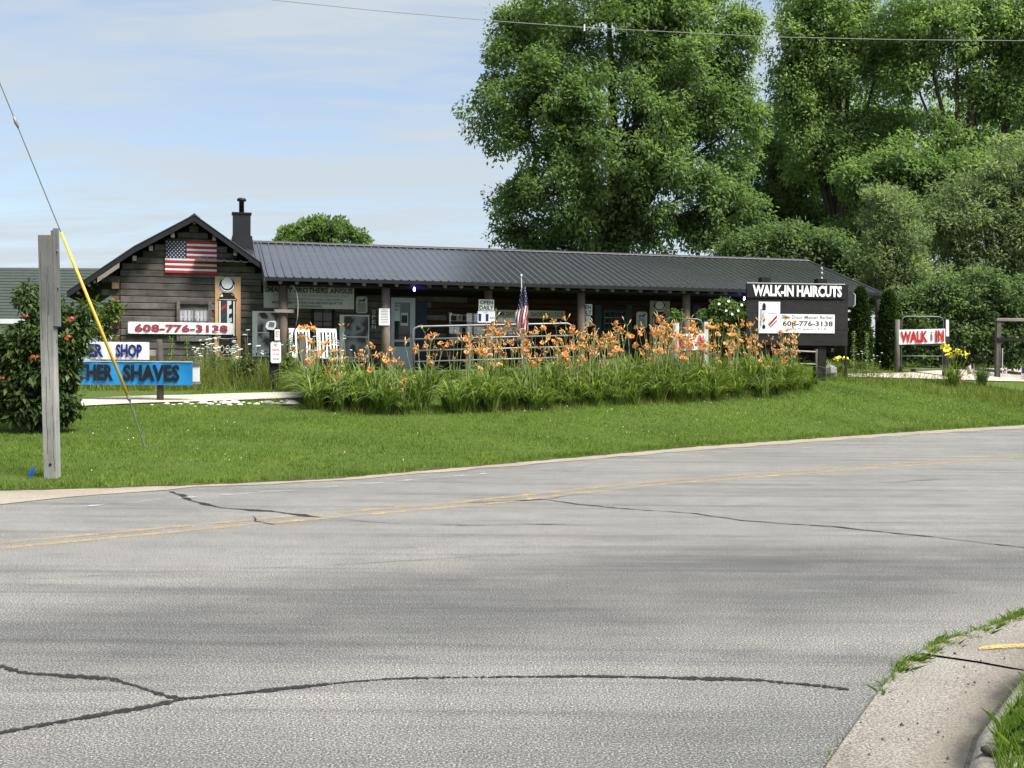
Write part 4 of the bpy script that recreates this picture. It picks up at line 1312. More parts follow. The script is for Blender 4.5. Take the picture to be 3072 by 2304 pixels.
MB().prism([(W * x, Hh * z_) for x, z_ in ((.0, .35), (.2, .05), (.75, 0), (.95, .3), (1, .85), (.85, 1), (.3, .95), (.1, .75))], -.03, -.0).build('rim', M['dull_white'], o)
MB().prism([(W * x, Hh * z_) for x, z_ in ((.3, .42), (.8, .35), (.88, .8), (.38, .88))], -.04, -.031).build('face', M['grey_ink'], o)
pn2 = hit(908, 1172)
o = thing('fence_post', 'leaning dark weathered post beside the lily bed, right of the no parking sign', 'post', pn2)
hn = at(905, 1001, pn2.y).z - pn2.z
MB().tube([(.03, 0, -.3), (.0, 0, hn * .5), (-.05, 0, hn)], [.1, .095, .085], 10).build('post', M['old_post'], o, True)

# ------------------------------------------------------------------ timber post, guy wire, power line at the left
pb = hit(152, 1436)
o = thing('timber_post', 'leaning grey squared timber post at the lawn edge by the road', 'post', pb)
lean = (at(134, 705, pb.y) - pb)
hw_ = .085
def lean_prism(x0, x1, y0, y1, z0, z1, mb):
    def sh(z): return lean.x * z / lean.z
    return mb.add([(x0 + sh(z0), y0, z0), (x1 + sh(z0), y0, z0), (x1 + sh(z0), y1, z0), (x0 + sh(z0), y1, z0), (x0 + sh(z1), y0, z1), (x1 + sh(z1), y0, z1), (x1 + sh(z1), y1, z1), (x0 + sh(z1), y1, z1)],
                  [(0, 3, 2, 1), (4, 5, 6, 7), (0, 1, 5, 4), (1, 2, 6, 5), (2, 3, 7, 6), (3, 0, 4, 7)])
lean_prism(-.084, .066, 0, .15, -.4, lean.z, MB()).build('post', M['tall_post'], o)
lean_prism(.0665, .098, .02, .19, (at(155, 978, pb.y).z - pb.z), lean.z + .06, MB()).build('side_plank', M['dark_plank'], o)  # dark colour stands in for shade on the post's side face
lean_prism(.04, .1, .151, .19, lean.z - .4, lean.z + .1, MB()).build('channel', M['steel'], o)
for q, (x_, za_, zb_) in enumerate(((-.03, .3, 1.25), (.012, 1.1, 2.5), (.045, .1, .9), (-.055, 1.7, 2.8), (.03, 2.0, 2.6))):
    mbs = MB()
    for k_ in range(6):
        z0_, z1_ = za_ + (zb_ - za_) * k_ / 6, za_ + (zb_ - za_) * (k_ + 1) / 6
        xo = x_ + .006 * math.sin(k_ * 1.7 + q)
        lean_prism(xo - .0022, xo + .0022, -.0015, .0, z0_, z1_, mbs)
    mbs.build('split', M['bark'], o)
for z_ in (1.75, 2.35, 2.8):
    xs_ = lean.x * z_ / lean.z
    MB().tube([(xs_ + .12, .1, z_), (xs_ + .1, .1, z_)], .016, 8).build('bolt', M['steel'], o)
zh = at(153, 1394, pb.y).z - pb.z
sh = lean.x * zh / lean.z
MB().tube([(sh + .0, -.004, zh), (sh, .03, zh)], .018, 10).build('bolt_hole', M['black'], o)

ga = hit(449, 1347)
gd = Vector((-1.05, -.5, 3.35))
gt = at(0, 250, ga.y - .8)
gdir = (gt - ga).normalized()
def gpt(px, py):
    """point of the guy line nearest to the sight line"""
    d = ray(px, py).normalized(); w0 = CAM - ga
    b_, d_, e_ = d.dot(gdir), d.dot(w0), gdir.dot(w0)
    return ga + gdir * ((e_ - b_ * d_) / (1 - b_ * b_))
guy = thing('guy_wire', 'slanting guy wire with a yellow guard anchored in the lawn', 'guy wire', ga)
pole_p = ga + gdir * ((9.5 - ga.z) / gdir.z)
MB().tube([(0, 0, -.2), gpt(403, 1187) - ga], .011, 6).build('anchor_rod', M['wire'], guy)
c_ = gpt(400, 1180) - ga
MB().tube([c_ - gdir * .1, c_ - gdir * .05, c_ + gdir * .02], [.012, .035, .02], 8).build('anchor_eye', M['steel'], guy)
MB().tube([gpt(402, 1184) - ga, gpt(300, 950) - ga, gpt(186, 696) - ga], [.024, .024, .021], 10).build('guard', M['yellow_guard'], guy, True)
MB().tube([gpt(190, 706) - ga, pole_p - ga], .0085, 6).build('cable', M['wire'], guy)
c_ = gpt(45, 368) - ga
MB().tube([c_ - gdir * .09, c_ - gdir * .05, c_, c_ + gdir * .06, c_ + gdir * .09], [.008, .02, .028, .018, .008], 8).build('insulator', M['steel'], guy, True)
up = Vector((pole_p.x - .1, pole_p.y, gz(pole_p.x, pole_p.y)))
o = thing('utility_pole', 'wooden utility pole holding the guy wire and power line', 'utility pole', up)
MB().tube([(0, 0, -.5), (0, 0, 5), (0, 0, 10.2)], [.17, .15, .12], 10).build('pole', M['old_post'], o, True)
pa = Vector((up.x, up.y, 8.6))
wl_ = [at(x, y, Y) for x, y, Y in ((819, 0, 16.8), (1100, 29, 17.3), (1460, 61, 17.9), (1753, 82, 18.3), (2300, 110, 18.8), (2700, 119, 19.3), (3072, 122, 19.8), (3500, 117, 20.4), (4300, 80, 21.6), (5200, -10, 23))]
wp_ = [pa, pa.lerp(wl_[0], .5) + Vector((0, 0, -.02))] + wl_
pw = thing('power_line', 'thin overhead cable crossing the sky in front of the trees', 'cable', pa)
MB().tube([p - pa for p in wp_], .0058, 5).build('cable', M['pale_wire'], pw)
c_ = wl_[3] - pa
MB().tube([c_ + Vector((0, 0, -.06)), c_ + Vector((0, 0, .05))], .013, 6).build('line_clip', M['white_paint'], pw)
bf = hit(92, 1438)
o = thing('marker_flag', 'small blue marker flag leaning in the grass by the timber post', 'marker flag', bf)
MB().tube([(0, 0, -.05), (.03, 0, .14)], .003, 5).build('wire_stem', M['wire'], o)
MB().add([(-.035, 0, .035), (.02, -.01, .03), (.06, -.02, .135), (.015, .01, .145), (-.03, .004, .037), (.022, -.006, .032), (.062, -.016, .137), (.017, .014, .147)],
         [(0, 1, 2, 3), (7, 6, 5, 4), (0, 4, 5, 1), (1, 5, 6, 2), (2, 6, 7, 3), (3, 7, 4, 0)]).build('flag', M['bright_blue'], o)

# ------------------------------------------------------------------ gates, fence, chairs, flags
def tube_gate(o, W, Hh, rails, mat, r=.022, mid=None):
    c = .14
    pts = [(0, 0, .02), (0, 0, Hh - c), (c * .3, 0, Hh - c * .3), (c, 0, Hh), (W - c, 0, Hh), (W - c * .3, 0, Hh - c * .3), (W, 0, Hh - c), (W, 0, .02)]
    MB().tube(pts, r, 8).build('gate_frame', mat, o, True)
    for f in rails: MB().tube([(0, 0, Hh * f), (W, 0, Hh * f)], r * .85, 8).build('gate_rail', mat, o, True)
    for f in (mid or ()): MB().box(W * f - .025, W * f + .025, -.026, .026, .02, Hh - .02).build('gate_stile', mat, o)
p = at(1243, 1145, 26.2); q = at(1722, 1125, 27.3)
dx = q - p
o = thing('farm_gate', 'galvanised tube farm gate standing among the orange lilies', 'gate', (p.x, p.y, gz(p.x, p.y) - .02), 0)
Wg = math.hypot(dx.x, dx.y)
ang = math.atan2(dx.y, dx.x)
o.rotation_euler = (0, -math.atan2(.02 * Wg + .06, Wg), ang)
tube_gate(o, Wg, at(1243, 980, 26.2).z - o.location.z, (.02, .17, .36, .56, .77), M['steel'], .024, (.34, .67))
# two hanging gates with WALK IN banners
def walk_gate(px, top, bot, width_px, Y, labels, steel, rz, post_mats, red, pw_=.16):
    p = at(px, bot, Y)
    gzp = gz(p.x, p.y)
    o = thing('walk_gate', labels[0], 'gate', (p.x, p.y, gzp), rz)
    W = width_px / F * Y / math.cos(rz)
    Hh = at(px, top, Y).z - gzp
    tube_gate(o, W, Hh, (.08, .3, .5, .7), steel, .02)
    MB().tube([(-.12, .02, -.3), (-.12, .02, Hh - .1)], .075, 10).build('post', post_mats[0], o, True)
    MB().box(W + .04, W + .04 + pw_, -.02, pw_ - .04, -.3, Hh - .06).build('post', post_mats[1], o)
    b = thing('walk_in_banner', labels[1], 'banner', Vector((p.x, p.y, 0)) + Vector((-.1 * math.cos(rz) + .06 * math.sin(rz), -.1 * math.sin(rz) - .06 * math.cos(rz), gzp + Hh * .5)), rz, 'walk in banners')
    BW, BHt = W + .14, Hh * .26
    b.rotation_euler = (0, -.035, rz)
    cloth('banner_cloth', M['white'], BW, BHt, b, .01, 2, 24, 5, seed=int(px))
    text(b, 'WALK', BW * .03, BW * .62, BHt * .1, BHt * .9, red, -.024, .05)
    text(b, 'IN', BW * .78, BW * .97, BHt * .1, BHt * .9, red, -.024, .05)
    if px > 2500: text(b, 'i', BW * .68, BW * .72, BHt * .22, BHt * .82, M['grey_ink'], -.024, .02)
    return o, W, Hh, p, gzp
o, W, Hh, p, gzp = walk_gate(2703, 949, 1100, 130, 33.6, ('dull steel walk gate with arched top before the dark bushes', 'white WALK IN banner on the gate before the dark bushes'), M['green_steel'], .1, (M['old_post'], M['dark_wood']), M['walk_red'])
gb = tag(MB().box(-.045, .045, -.02, .0, 0, .5).build('upright_plate', M['white_paint']), 'narrow white upright board on the gate post by the dark bushes', 'board')
gb.location = at(2842, 1009, 33.4); gb.rotation_euler = (0, -.03, .1)
walk_gate(2042, 957, 1092, 66, 27.2, ('small walk gate with arched top half sunk in the orange lilies', 'faded WALK IN banner among the orange lilies'), M['green_steel'], .12, (M['grey_post'], M['dull_white']), M['walk_red'], .1)
fp = at(2996, 1082, 35.5)
rf = thing('rail_fence', 'grey two rail fence at the right edge by the dark bushes', 'fence', (fp.x, fp.y, gz(fp.x, fp.y)), .12)
zt = at(2996, 956, 35.5).z - rf.location.z
for x in (0, 2.3): MB().box(x - .07, x + .07, 0, .13, -.3, zt - .08).build('post', M['old_post'], rf)
MB().bevbox(-.1, 2.6, -.03, .14, zt - .078, zt + .02, .01).build('rail', M['grey_board'], rf)
MB().bevbox(-.06, 2.6, -.045, -.003, zt * .62, zt * .62 + .11, .008).build('rail', M['dark_wood'], rf)
MB().tube([(.1, -.06, 0), (.085, -.06, zt * .5)], .016, 6).build('rod', M['dull_white'], rf)
# low rail behind the lilies under the black sign
a = at(2322, 1050, SY - 1.2); b_ = at(2452, 1058, SY - .9)
lr = thing('low_rail', 'low grey rail fence under the black sign among lilies', 'fence', (a.x, a.y, gz(a.x, a.y)), math.atan2(b_.y - a.y, b_.x - a.x))
Lr = math.hypot(b_.x - a.x, b_.y - a.y)
za = a.z - lr.location.z
MB().tube([(0, 0, za), (Lr, 0, za - .04)], .022, 6).build('rail', M['grey_board'], lr, True)
MB().tube([(0, 0, za - .33), (Lr, 0, za - .36)], .022, 6).build('rail', M['grey_board'], lr, True)
for x in (0.03, Lr - .03): MB().tube([(x, 0, -.2), (x, 0, za + .03)], .03, 8).build('post', M['old_post'], lr, True)

def rocking_chair(label, px, Yv):
    u = uz(px, 1000, Yv)[0]
    loc = bw(u, Yv, BASE - .02)
    o = thing('rocking_chair', label, 'rocking chair', loc, TH + .15, 'white rocking chairs on the porch')
    m = M['white_paint']
    for sx in (-.27, .27):
        pts = [(sx, -.42 + .95 * t_, .03 + .10 * (2 * t_ - 1) ** 2) for t_ in [i / 10 for i in range(11)]]
        MB().tube(pts, .02, 6).build('rocker', m, o, True)
        MB().tube([(sx, -.25, .05), (sx, -.25, .62)], .02, 8).build('leg', m, o, True)
        MB().tube([(sx, .22, .05), (sx, .3, .75), (sx, .42, 1.22)], .022, 8).build('back_post', m, o, True)
        MB().box(sx - .045, sx + .045, -.33, .3, .62, .645).build('armrest', m, o)
    MB().box(-.27, .27, -.3, .26, .40, .43).build('seat', m, o)
    MB().add([(-.29, .40, 1.14), (.29, .40, 1.14), (.29, .43, 1.14), (-.29, .43, 1.14), (-.29, .43, 1.24), (.29, .43, 1.24), (.29, .46, 1.24), (-.29, .46, 1.24)],
             [(0, 3, 2, 1), (4, 5, 6, 7), (0, 1, 5, 4), (1, 2, 6, 5), (2, 3, 7, 6), (3, 0, 4, 7)]).build('top_rail', m, o)
    for q in range(5):
        x = -.2 + q * .1
        MB().add([(x - .025, .255, .43), (x + .025, .255, .43), (x + .025, .27, .43), (x - .025, .27, .43), (x - .025, .405, 1.15), (x + .025, .405, 1.15), (x + .025, .42, 1.15), (x - .025, .42, 1.15)],
                 [(0, 3, 2, 1), (4, 5, 6, 7), (0, 1, 5, 4), (1, 2, 6, 5), (2, 3, 7, 6), (3, 0, 4, 7)]).build('slat', m, o)
rocking_chair('white slatted rocking chair on the porch beside the leaning dark post', 908, .05)
rocking_chair('white slatted rocking chair nearer the pale door, behind the first lilies', 990, .05)

# flag on a pole in the lily bed
fy = 25.6
fb = at(1573, 1120, fy)
o = thing('flag_pole', 'limp stars and stripes flag on a slim pole in the lily bed', 'flag', (fb.x, fb.y, gz(fb.x, fb.y)))
top = at(1564, 828, fy) - o.location
MB().tube([(0, 0, -.2), top], [.016, .012], 8).build('pole', M['pale_wire'], o, True)
MB().lathe([(.004, -.02), (.022, -.01), (.026, .015), (.015, .035), (.002, .045)], 10).build('finial', M['white_paint'], o, True).location = top
tf, bfz = at(1566, 862, fy) - o.location, at(1566, 990, fy) - o.location
def limp_flag(o, tf, bz, wt, wb, nx=26, nz=34):
    V, Fq, mi = [], [], []
    for k_ in range(nz + 1):
        b = k_ / nz
        wv = wt + (wb - wt) * min(1, b * 1.7) * (1 if b < .85 else 1 - (b - .85) * 2)
        for i in range(nx + 1):
            a = i / nx
            V.append((tf.x + (a - .5 + .08 * math.sin(b * 7)) * wv + .02, tf.y - .03 + .045 * math.sin(a * 15 + b * 2) * (.3 + b) + .03 * math.sin(a * 6), tf.z + (bz - tf.z) * b + .06 * (a - .5) * (1 - b) - (.08 * math.sin(a * 9) * (b > .9))))
    for k_ in range(nz):
        for i in range(nx):
            q_ = k_ * (nx + 1) + i
            Fq.append((q_, q_ + nx + 1, q_ + nx + 2, q_ + 1))
            b = k_ / nz; a = i / nx
            if b < .52 - .12 * a: m_ = 2 if (i % 4 == 1 and (k_ + (i // 4) * 2) % 4 == 1) else 1
            else: m_ = 0 if int(a * 9 + b * 5.5) % 2 == 0 else 2
            mi.append(m_)
    mb = MB().add(V, Fq); mb.m = mi
    return mb.build('flag_cloth', [M['red'], M['blue_union'], M['white']], o, True)
limp_flag(o, tf, bfz.z, .1, .28)

# little stick flags in the grass at right
def stick_flag(label, bx, by, tx, ty, w_px, h_px, side=1):
    p = hit(bx, by)
    o = thing('stick_flag', label, 'flag', p, 0, 'small stick flags at the right')
    tp_ = at(tx, ty, p.y) - p
    MB().tube([(0, 0, -.05), tp_], .006, 6).build('stick', M['dull_white'], o)
    wv, hv_ = w_px / F * p.y, h_px / F * p.y
    V, Fq, mi = [], [], []
    nx, nz = 12, 13
    for k_ in range(nz + 1):
        for i in range(nx + 1):
            a, b = i / nx, k_ / nz
            V.append((tp_.x * (1 - b * .4) + side * wv * a, tp_.y + .02 * math.sin(a * 6 + b * 2), tp_.z - .01 - hv_ * b - .25 * hv_ * a * a))
    for k_ in range(nz):
        for i in range(nx):
            q_ = k_ * (nx + 1) + i
            Fq.append((q_, q_ + nx + 1, q_ + nx + 2, q_ + 1))
            mi.append(1 if (k_ < 7 and i < 5) else (0 if k_ % 2 == 0 else 2))
    mb = MB().add(V, Fq); mb.m = mi
    mb.build('flag_cloth', [M['red'], M['blue_union'], M['white']], o, True)
stick_flag('small drooping stick flag between the yellow lilies and the grass clump', 2885, 1150, 2862, 1108, 24, 28, 1)
stick_flag('small stick flag on a tall pale stick beside the grass clump', 2926, 1155, 2921, 1092, 20, 26, -1)
stick_flag('tiny stick flag on the pale gravel right of the grass clump', 3012, 1140, 3012, 1104, 10, 16, 1)
stick_flag('small stick flag at the right edge of the gravel', 3066, 1143, 3064, 1100, 22, 36, 1)

# ------------------------------------------------------------------ vegetation
def leaf_cloud(centers, radii, per, size, rng, droop=.5, narrow=.5, flat=.75):
    """arrays of folded leaves gathered round cluster centres"""
    C = np.repeat(np.asarray(centers, dtype=float), per, axis=0)
    Rr = np.repeat(np.asarray(radii, dtype=float), per)
    n = len(C)
    off = rng.normal(size=(n, 3))
    off /= np.linalg.norm(off, axis=1, keepdims=True) + 1e-9
    rad = Rr * rng.uniform(.15, 1.0, n) ** .6
    P = C + off * rad[:, None] * np.array([1, 1, flat])
    ax = off * .7 + rng.normal(size=(n, 3)) * .6 + np.array([0, 0, -droop])
    ax /= np.linalg.norm(ax, axis=1, keepdims=True)
    up = np.array([0, 0, 1.0]) + rng.normal(size=(n, 3)) * .42 + off * .45
    sd = np.cross(ax, up)
    sd /= np.linalg.norm(sd, axis=1, keepdims=True) + 1e-9
    nm = np.cross(sd, ax)
    L = size * rng.uniform(.6, 1.25, n)[:, None]
    Wd = L * narrow
    base, tip = P, P + ax * L
    mid = P + ax * L * .45
    a = mid + sd * Wd * .5 + nm * L * .1
    b = mid - sd * Wd * .5 + nm * L * .1
    V = np.stack([base, a, tip, b], 1).reshape(-1, 3)
    q = np.arange(n)[:, None] * 4
    return V, q + np.arange(4)[None, :]

def clusters_in(lobes, count, rng, shell=.5, gap=0.0):
    vol = np.array([r[0] * r[1] * r[2] for _, r in lobes]) ** .75
    pick = rng.choice(len(lobes), count, p=vol / vol.sum())
    d = rng.normal(size=(count, 3))
    d /= np.linalg.norm(d, axis=1, keepdims=True)
    rr = shell + (1 - shell) * rng.random(count) ** .7
    c = np.array([lobes[i][0] for i in pick]) + d * rr[:, None] * np.array([lobes[i][1] for i in pick])
    return c

def make_tree(name, label, base, lobes, count, per, size, crad, mat, trunk_r, seed, limbs=10, group=None, droop=.5, narrow=.5, shell=.5, twigs=90, fork=.35, extra=None):
    rng = np.random.default_rng(seed)
    base = Vector(base)
    o = thing(name, label, 'tree' if 'tree' in name else 'shrub', base, 0, group)
    lb = [((np.array(c) - np.array(base)), np.array(r)) for c, r in lobes]
    lb_main = lb
    lb = []
    for c, r_ in lb_main:
        lb.append((c, r_ * .97))
        for _ in range(4):
            d = rng.normal(size=3); d /= np.linalg.norm(d); d[2] = d[2] * .8 + .15
            lb.append((c + d * r_ * rng.uniform(.72, 1.0), r_ * rng.uniform(.24, .42)))
    C = clusters_in(lb, count, rng, shell)
    lb = lb_main
    C = C[C[:, 2] > .25]
    V, Fq = leaf_cloud(C, crad * rng.uniform(.55, 1.25, len(C)), per, size, rng, droop, narrow)
    cr = link('crown', np_mesh('crown', V, Fq), mat, o)
    # trunk and limbs
    mb = MB()
    r = random.Random(seed)
    cz_ = np.mean([c[2] for c, _ in lb]); top = max(c[2] + rr[2] * .6 for c, rr in lb)
    cx_, cy_ = np.mean([c[0] for c, _ in lb]), np.mean([c[1] for c, _ in lb])
    fz = max(.4, min(c[2] - rr[2] for c, rr in lb) + .2) if fork is None else top * fork
    if trunk_r > 0:
        mb.tube([(0, 0, -.4), (.02, 0, fz * .5), (cx_ * .15, cy_ * .15, fz), (cx_ * .5, cy_ * .5, (fz + top) / 2), (cx_ * .9, cy_ * .9, top * .93)],
                [trunk_r * 1.25, trunk_r, trunk_r * .85, trunk_r * .5, trunk_r * .12], 9)
        for c, rr in lb:
            h0 = fz * r.uniform(.75, 1.1)
            e = Vector(c); s_ = Vector((cx_ * .15, cy_ * .15, h0))
            m1 = s_.lerp(e, .45) + Vector((r.uniform(-.3, .3), r.uniform(-.3, .3), .12 * (e - s_).length))
            mb.tube([s_, m1, e], [trunk_r * .5, trunk_r * .32, trunk_r * .1], 6)
        for k_ in range(min(twigs, len(C))):
            c = C[k_]
            j = int(np.argmin([np.linalg.norm((c - l[0]) / l[1]) for l in lb]))
            s_ = Vector(lb[j][0]); e = Vector(c)
            mb.tube([s_, s_.lerp(e, .5) + Vector((r.uniform(-.2, .2), r.uniform(-.2, .2), .1)), e], [trunk_r * .12, trunk_r * .07, trunk_r * .03], 4)
        mb.build('trunk', M['bark'], o, True)
    return o, lb, C, rng

def lobes_px(lst, Y, depth=.85):
    out = []
    for it in lst:
        x, y, rx, ry = it[:4]
        dy = it[4] if len(it) > 4 else 0
        p = at(x, y, Y + dy)
        kk = (Y + dy) / F
        out.append((tuple(p), (rx * kk, (rx + ry) / 2 * kk * depth, ry * kk)))
    return out
def base_at(px, Y):
    X_ = (px - 1536) / F * Y
    return (X_, Y, gz(X_, Y))

# the big silver maple behind the porch roof
make_tree('maple_tree', 'tall broad maple tree rising behind the middle of the porch roof', base_at(1850, 46), lobes_px([
    (1830, 60, 300, 190), (1640, 90, 150, 130), (1560, 190, 110, 120), (1510, 350, 125, 130), (1640, 330, 190, 180, -1), (1570, 640, 105, 110), (1525, 710, 62, 60), (1640, 730, 110, 60), (1730, 750, 110, 50),
    (1690, 560, 150, 160, -1.5), (1870, 400, 240, 230, -1.5), (2050, 250, 210, 230), (2170, 150, 110, 140), (2180, 400, 110, 180), (2020, 620, 190, 160, -1), (1820, 700, 170, 110), (2180, 650, 120, 120), (1950, -40, 220, 120), (1505, 70, 40, 55), (2230, 90, 45, 60)], 46), 1900, 84, .19, .6, M['maple'], .38, 11, twigs=140, fork=.28)
# wall of trees behind at right
make_tree('maple_tree', 'tall slender maple tree with sky gaps, left of the right hand trees', base_at(2520, 52), lobes_px([
    (2420, 60, 90, 150), (2370, 200, 70, 120), (2480, 200, 110, 120), (2560, 40, 110, 140), (2640, 170, 90, 120), (2450, 430, 120, 120), (2560, 500, 120, 130), (2650, 400, 100, 120), (2390, 330, 70, 90)], 52), 760, 84, .2, .68, M['maple_b'], .3, 12, twigs=120, shell=.15)
make_tree('maple_tree', 'tall light green maple tree at the upper right edge', base_at(2870, 50), lobes_px([
    (2760, 60, 110, 150), (2870, 90, 130, 160), (3000, 80, 130, 160), (3120, 150, 120, 200), (2950, 250, 120, 110), (3060, 330, 130, 120), (2740, 230, 80, 110), (2830, 420, 110, 90), (3180, 400, 120, 150), (2960, 440, 80, 60)], 50), 760, 84, .2, .68, M['maple_b'], .34, 13, twigs=130, shell=.15)
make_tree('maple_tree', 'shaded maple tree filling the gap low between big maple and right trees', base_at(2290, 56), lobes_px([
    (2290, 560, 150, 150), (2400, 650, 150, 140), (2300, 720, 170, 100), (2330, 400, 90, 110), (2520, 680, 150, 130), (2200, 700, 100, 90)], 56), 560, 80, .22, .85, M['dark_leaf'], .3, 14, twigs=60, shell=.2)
make_tree('maple_tree', 'dense green tree behind the right end of the porch roof', base_at(2700, 46), lobes_px([
    (2620, 560, 120, 110), (2740, 520, 120, 120), (2800, 640, 130, 130), (2660, 700, 130, 110), (2560, 720, 90, 80), (2900, 560, 110, 110), (3010, 600, 130, 120), (3130, 620, 110, 140)], 46), 660, 80, .2, .68, M['maple'], .25, 15, twigs=60, shell=.2)
make_tree('maple_tree', 'far green tree closing the view behind the right hand maples', base_at(2760, 62), lobes_px([
    (2480, 330, 120, 150), (2620, 300, 110, 130), (2760, 470, 150, 150), (2900, 380, 110, 120), (2600, 560, 150, 140), (3050, 480, 150, 130), (2400, 520, 120, 120), (2700, 130, 80, 110)], 62), 560, 70, .25, .85, M['maple_b'], .3, 40, twigs=90, shell=.3)
# willowy trees in front of them
make_tree('willow_tree', 'upright yellow green willowy tree at the right end of the roof', base_at(2665, 40), lobes_px([
    (2660, 640, 75, 90), (2640, 760, 85, 100), (2690, 830, 80, 110), (2720, 700, 60, 90), (2700, 950, 70, 90), (2610, 880, 40, 60, 1.5), (2750, 900, 60, 120)], 40, .7), 360, 80, .17, .4, M['willow'], .12, 16, droop=-.25, narrow=.28, twigs=80, fork=.2)
make_tree('willow_tree', 'broad grey green willowy tree filling the right edge', base_at(2930, 41), lobes_px([
    (2960, 560, 110, 80), (3060, 500, 90, 90), (2880, 640, 120, 110), (3000, 700, 140, 130), (3100, 700, 110, 150), (2830, 790, 110, 130), (2950, 850, 140, 130), (3080, 880, 120, 130), (3160, 560, 100, 120)], 41, .7), 700, 80, .18, .46, M['willow'], .16, 17, droop=.15, narrow=.3, twigs=110, fork=.2)
make_tree('hedge_shrub', 'dark leafy hedge behind the walk gate at right', base_at(2860, 37.5), lobes_px([
    (2760, 1010, 80, 85), (2850, 980, 95, 105), (2940, 1000, 90, 90), (3030, 990, 90, 100), (3120, 1010, 90, 90), (2720, 940, 60, 70), (2800, 900, 80, 80), (2910, 890, 90, 80), (3020, 890, 90, 80), (2760, 1070, 80, 45), (2850, 1065, 80, 45), (2950, 1065, 80, 45), (3050, 1065, 80, 45), (3140, 1065, 80, 45), (2680, 1060, 50, 50)], 37.5, .6), 820, 60, .14, .36, M['dark_leaf'], .06, 18, droop=.3, narrow=.5, twigs=40, fork=.2)
make_tree('round_tree', 'small round tree top showing above the porch roof', base_at(965, 62), lobes_px([
    (895, 720, 50, 45), (950, 690, 45, 38), (1000, 705, 50, 40), (1030, 688, 22, 28), (1070, 728, 34, 34), (855, 732, 30, 34), (920, 690, 20, 26), (965, 765, 120, 50)], 62), 330, 56, .24, .36, M['maple'], .22, 19, droop=-.9, twigs=60)
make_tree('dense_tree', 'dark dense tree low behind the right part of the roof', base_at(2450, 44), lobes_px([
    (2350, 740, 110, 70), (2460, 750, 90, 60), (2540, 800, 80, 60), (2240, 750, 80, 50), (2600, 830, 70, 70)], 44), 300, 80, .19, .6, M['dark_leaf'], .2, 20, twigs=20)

def cone_tree(label, px, y0, y1, w_px, Y, seed):
    p = base_at(px, Y)
    Hh = at(px, y0, Y).z - p[2]
    r = w_px / F * Y / 2
    rng = np.random.default_rng(seed)
    n = 420
    f = rng.random(n) ** .8
    a = rng.random(n) * 6.28
    rr = r * (1 - f) ** .6 * (f * 6).clip(0, 1) ** .4 * rng.uniform(.75, 1.08, n)
    C = np.stack([rr * np.cos(a), rr * np.sin(a), .05 + f * Hh * .95], 1)
    V, Fq = leaf_cloud(C, np.full(n, .12), 34, .12, rng, -.6, .35, 1.3)
    o = thing('arborvitae_tree', label, 'tree', p)
    link('crown', np_mesh('crown', V, Fq), M['arbor'], o)
    MB().tube([(0, 0, -.2), (0, 0, Hh * .8)], [.06, .01], 6).build('trunk', M['bark'], o)
cone_tree('dark conical evergreen just right of the black sign', 2578, 868, 1100, 74, 34.5, 31)
cone_tree('dark columnar evergreen at the porch corner near the walk gate', 2662, 880, 1110, 70, 34.6, 32)

# trumpet vine bush on the left
vy = hit(100, 1296).y
o, lb, C, rng = make_tree('trumpet_vine', 'dark bushy trumpet vine with red flowers behind the timber post', (at(100, 1290, vy).x, vy + .2, gz(at(100, 1290, vy).x, vy)), lobes_px([
    (100, 1010, 85, 75), (60, 1080, 75, 85), (165, 1000, 80, 65), (95, 1130, 95, 100), (165, 1110, 50, 80), (40, 1180, 75, 80), (110, 1220, 80, 70), (165, 1200, 45, 60), (205, 1045, 30, 40), (150, 930, 60, 35), (20, 1110, 45, 80), (190, 1120, 30, 40), (195, 1215, 36, 34), (235, 975, 30, 28), (90, 900, 30, 40), (270, 940, 30, 25)], vy, .9), 620, 44, .13, .2, M['vine'], .07, 21, droop=.7, narrow=.42, twigs=40, fork=.3)
fl = MB()
for k_ in range(7):
    a = k_ * .9; b = .3 + .25 * (k_ % 3)
    d = Vector((math.cos(a) * b, math.sin(a) * b - .5, .3 - .2 * (k_ % 2))).normalized()
    s_ = Vector((rnd.uniform(-.03, .03), 0, rnd.uniform(-.03, .03)))
    fl.tube([s_, s_ + d * .06, s_ + d * .085], [.007, .012, .03], 6)
flm = fl.mesh('flower_cluster')
flm.materials.append(M['flower_red'])
for px, py in ((78, 952), (215, 962), (205, 1017), (105, 1077), (6, 1140)):
    p = at(px, py, vy - .55 + rnd.uniform(-.1, .15)) - o.location
    c = link('flower_cluster', flm, None, o)
    c.location = p; c.rotation_euler = (0, 0, rnd.uniform(-.5, .5)); c.scale = [rnd.uniform(.55, .8)] * 3
# twigs of the vine reaching to the cabin corner
make_tree('corner_shrub', 'loose pale shrub against the left corner of the log wing', tuple(bw(WALL_L - .35, 1.7, BASE)), [
    (tuple(bw(*((uz(x, y, 1.7)[0]), 1.7, uz(x, y, 1.7)[1]))), (r_, .3, r_)) for x, y, r_ in ((330, 950, .3), (300, 985, .28), (345, 920, .2), (320, 1050, .35), (290, 1100, .4))], 70, 26, .13, .16, M['weed'], .03, 22, twigs=30, fork=.3)

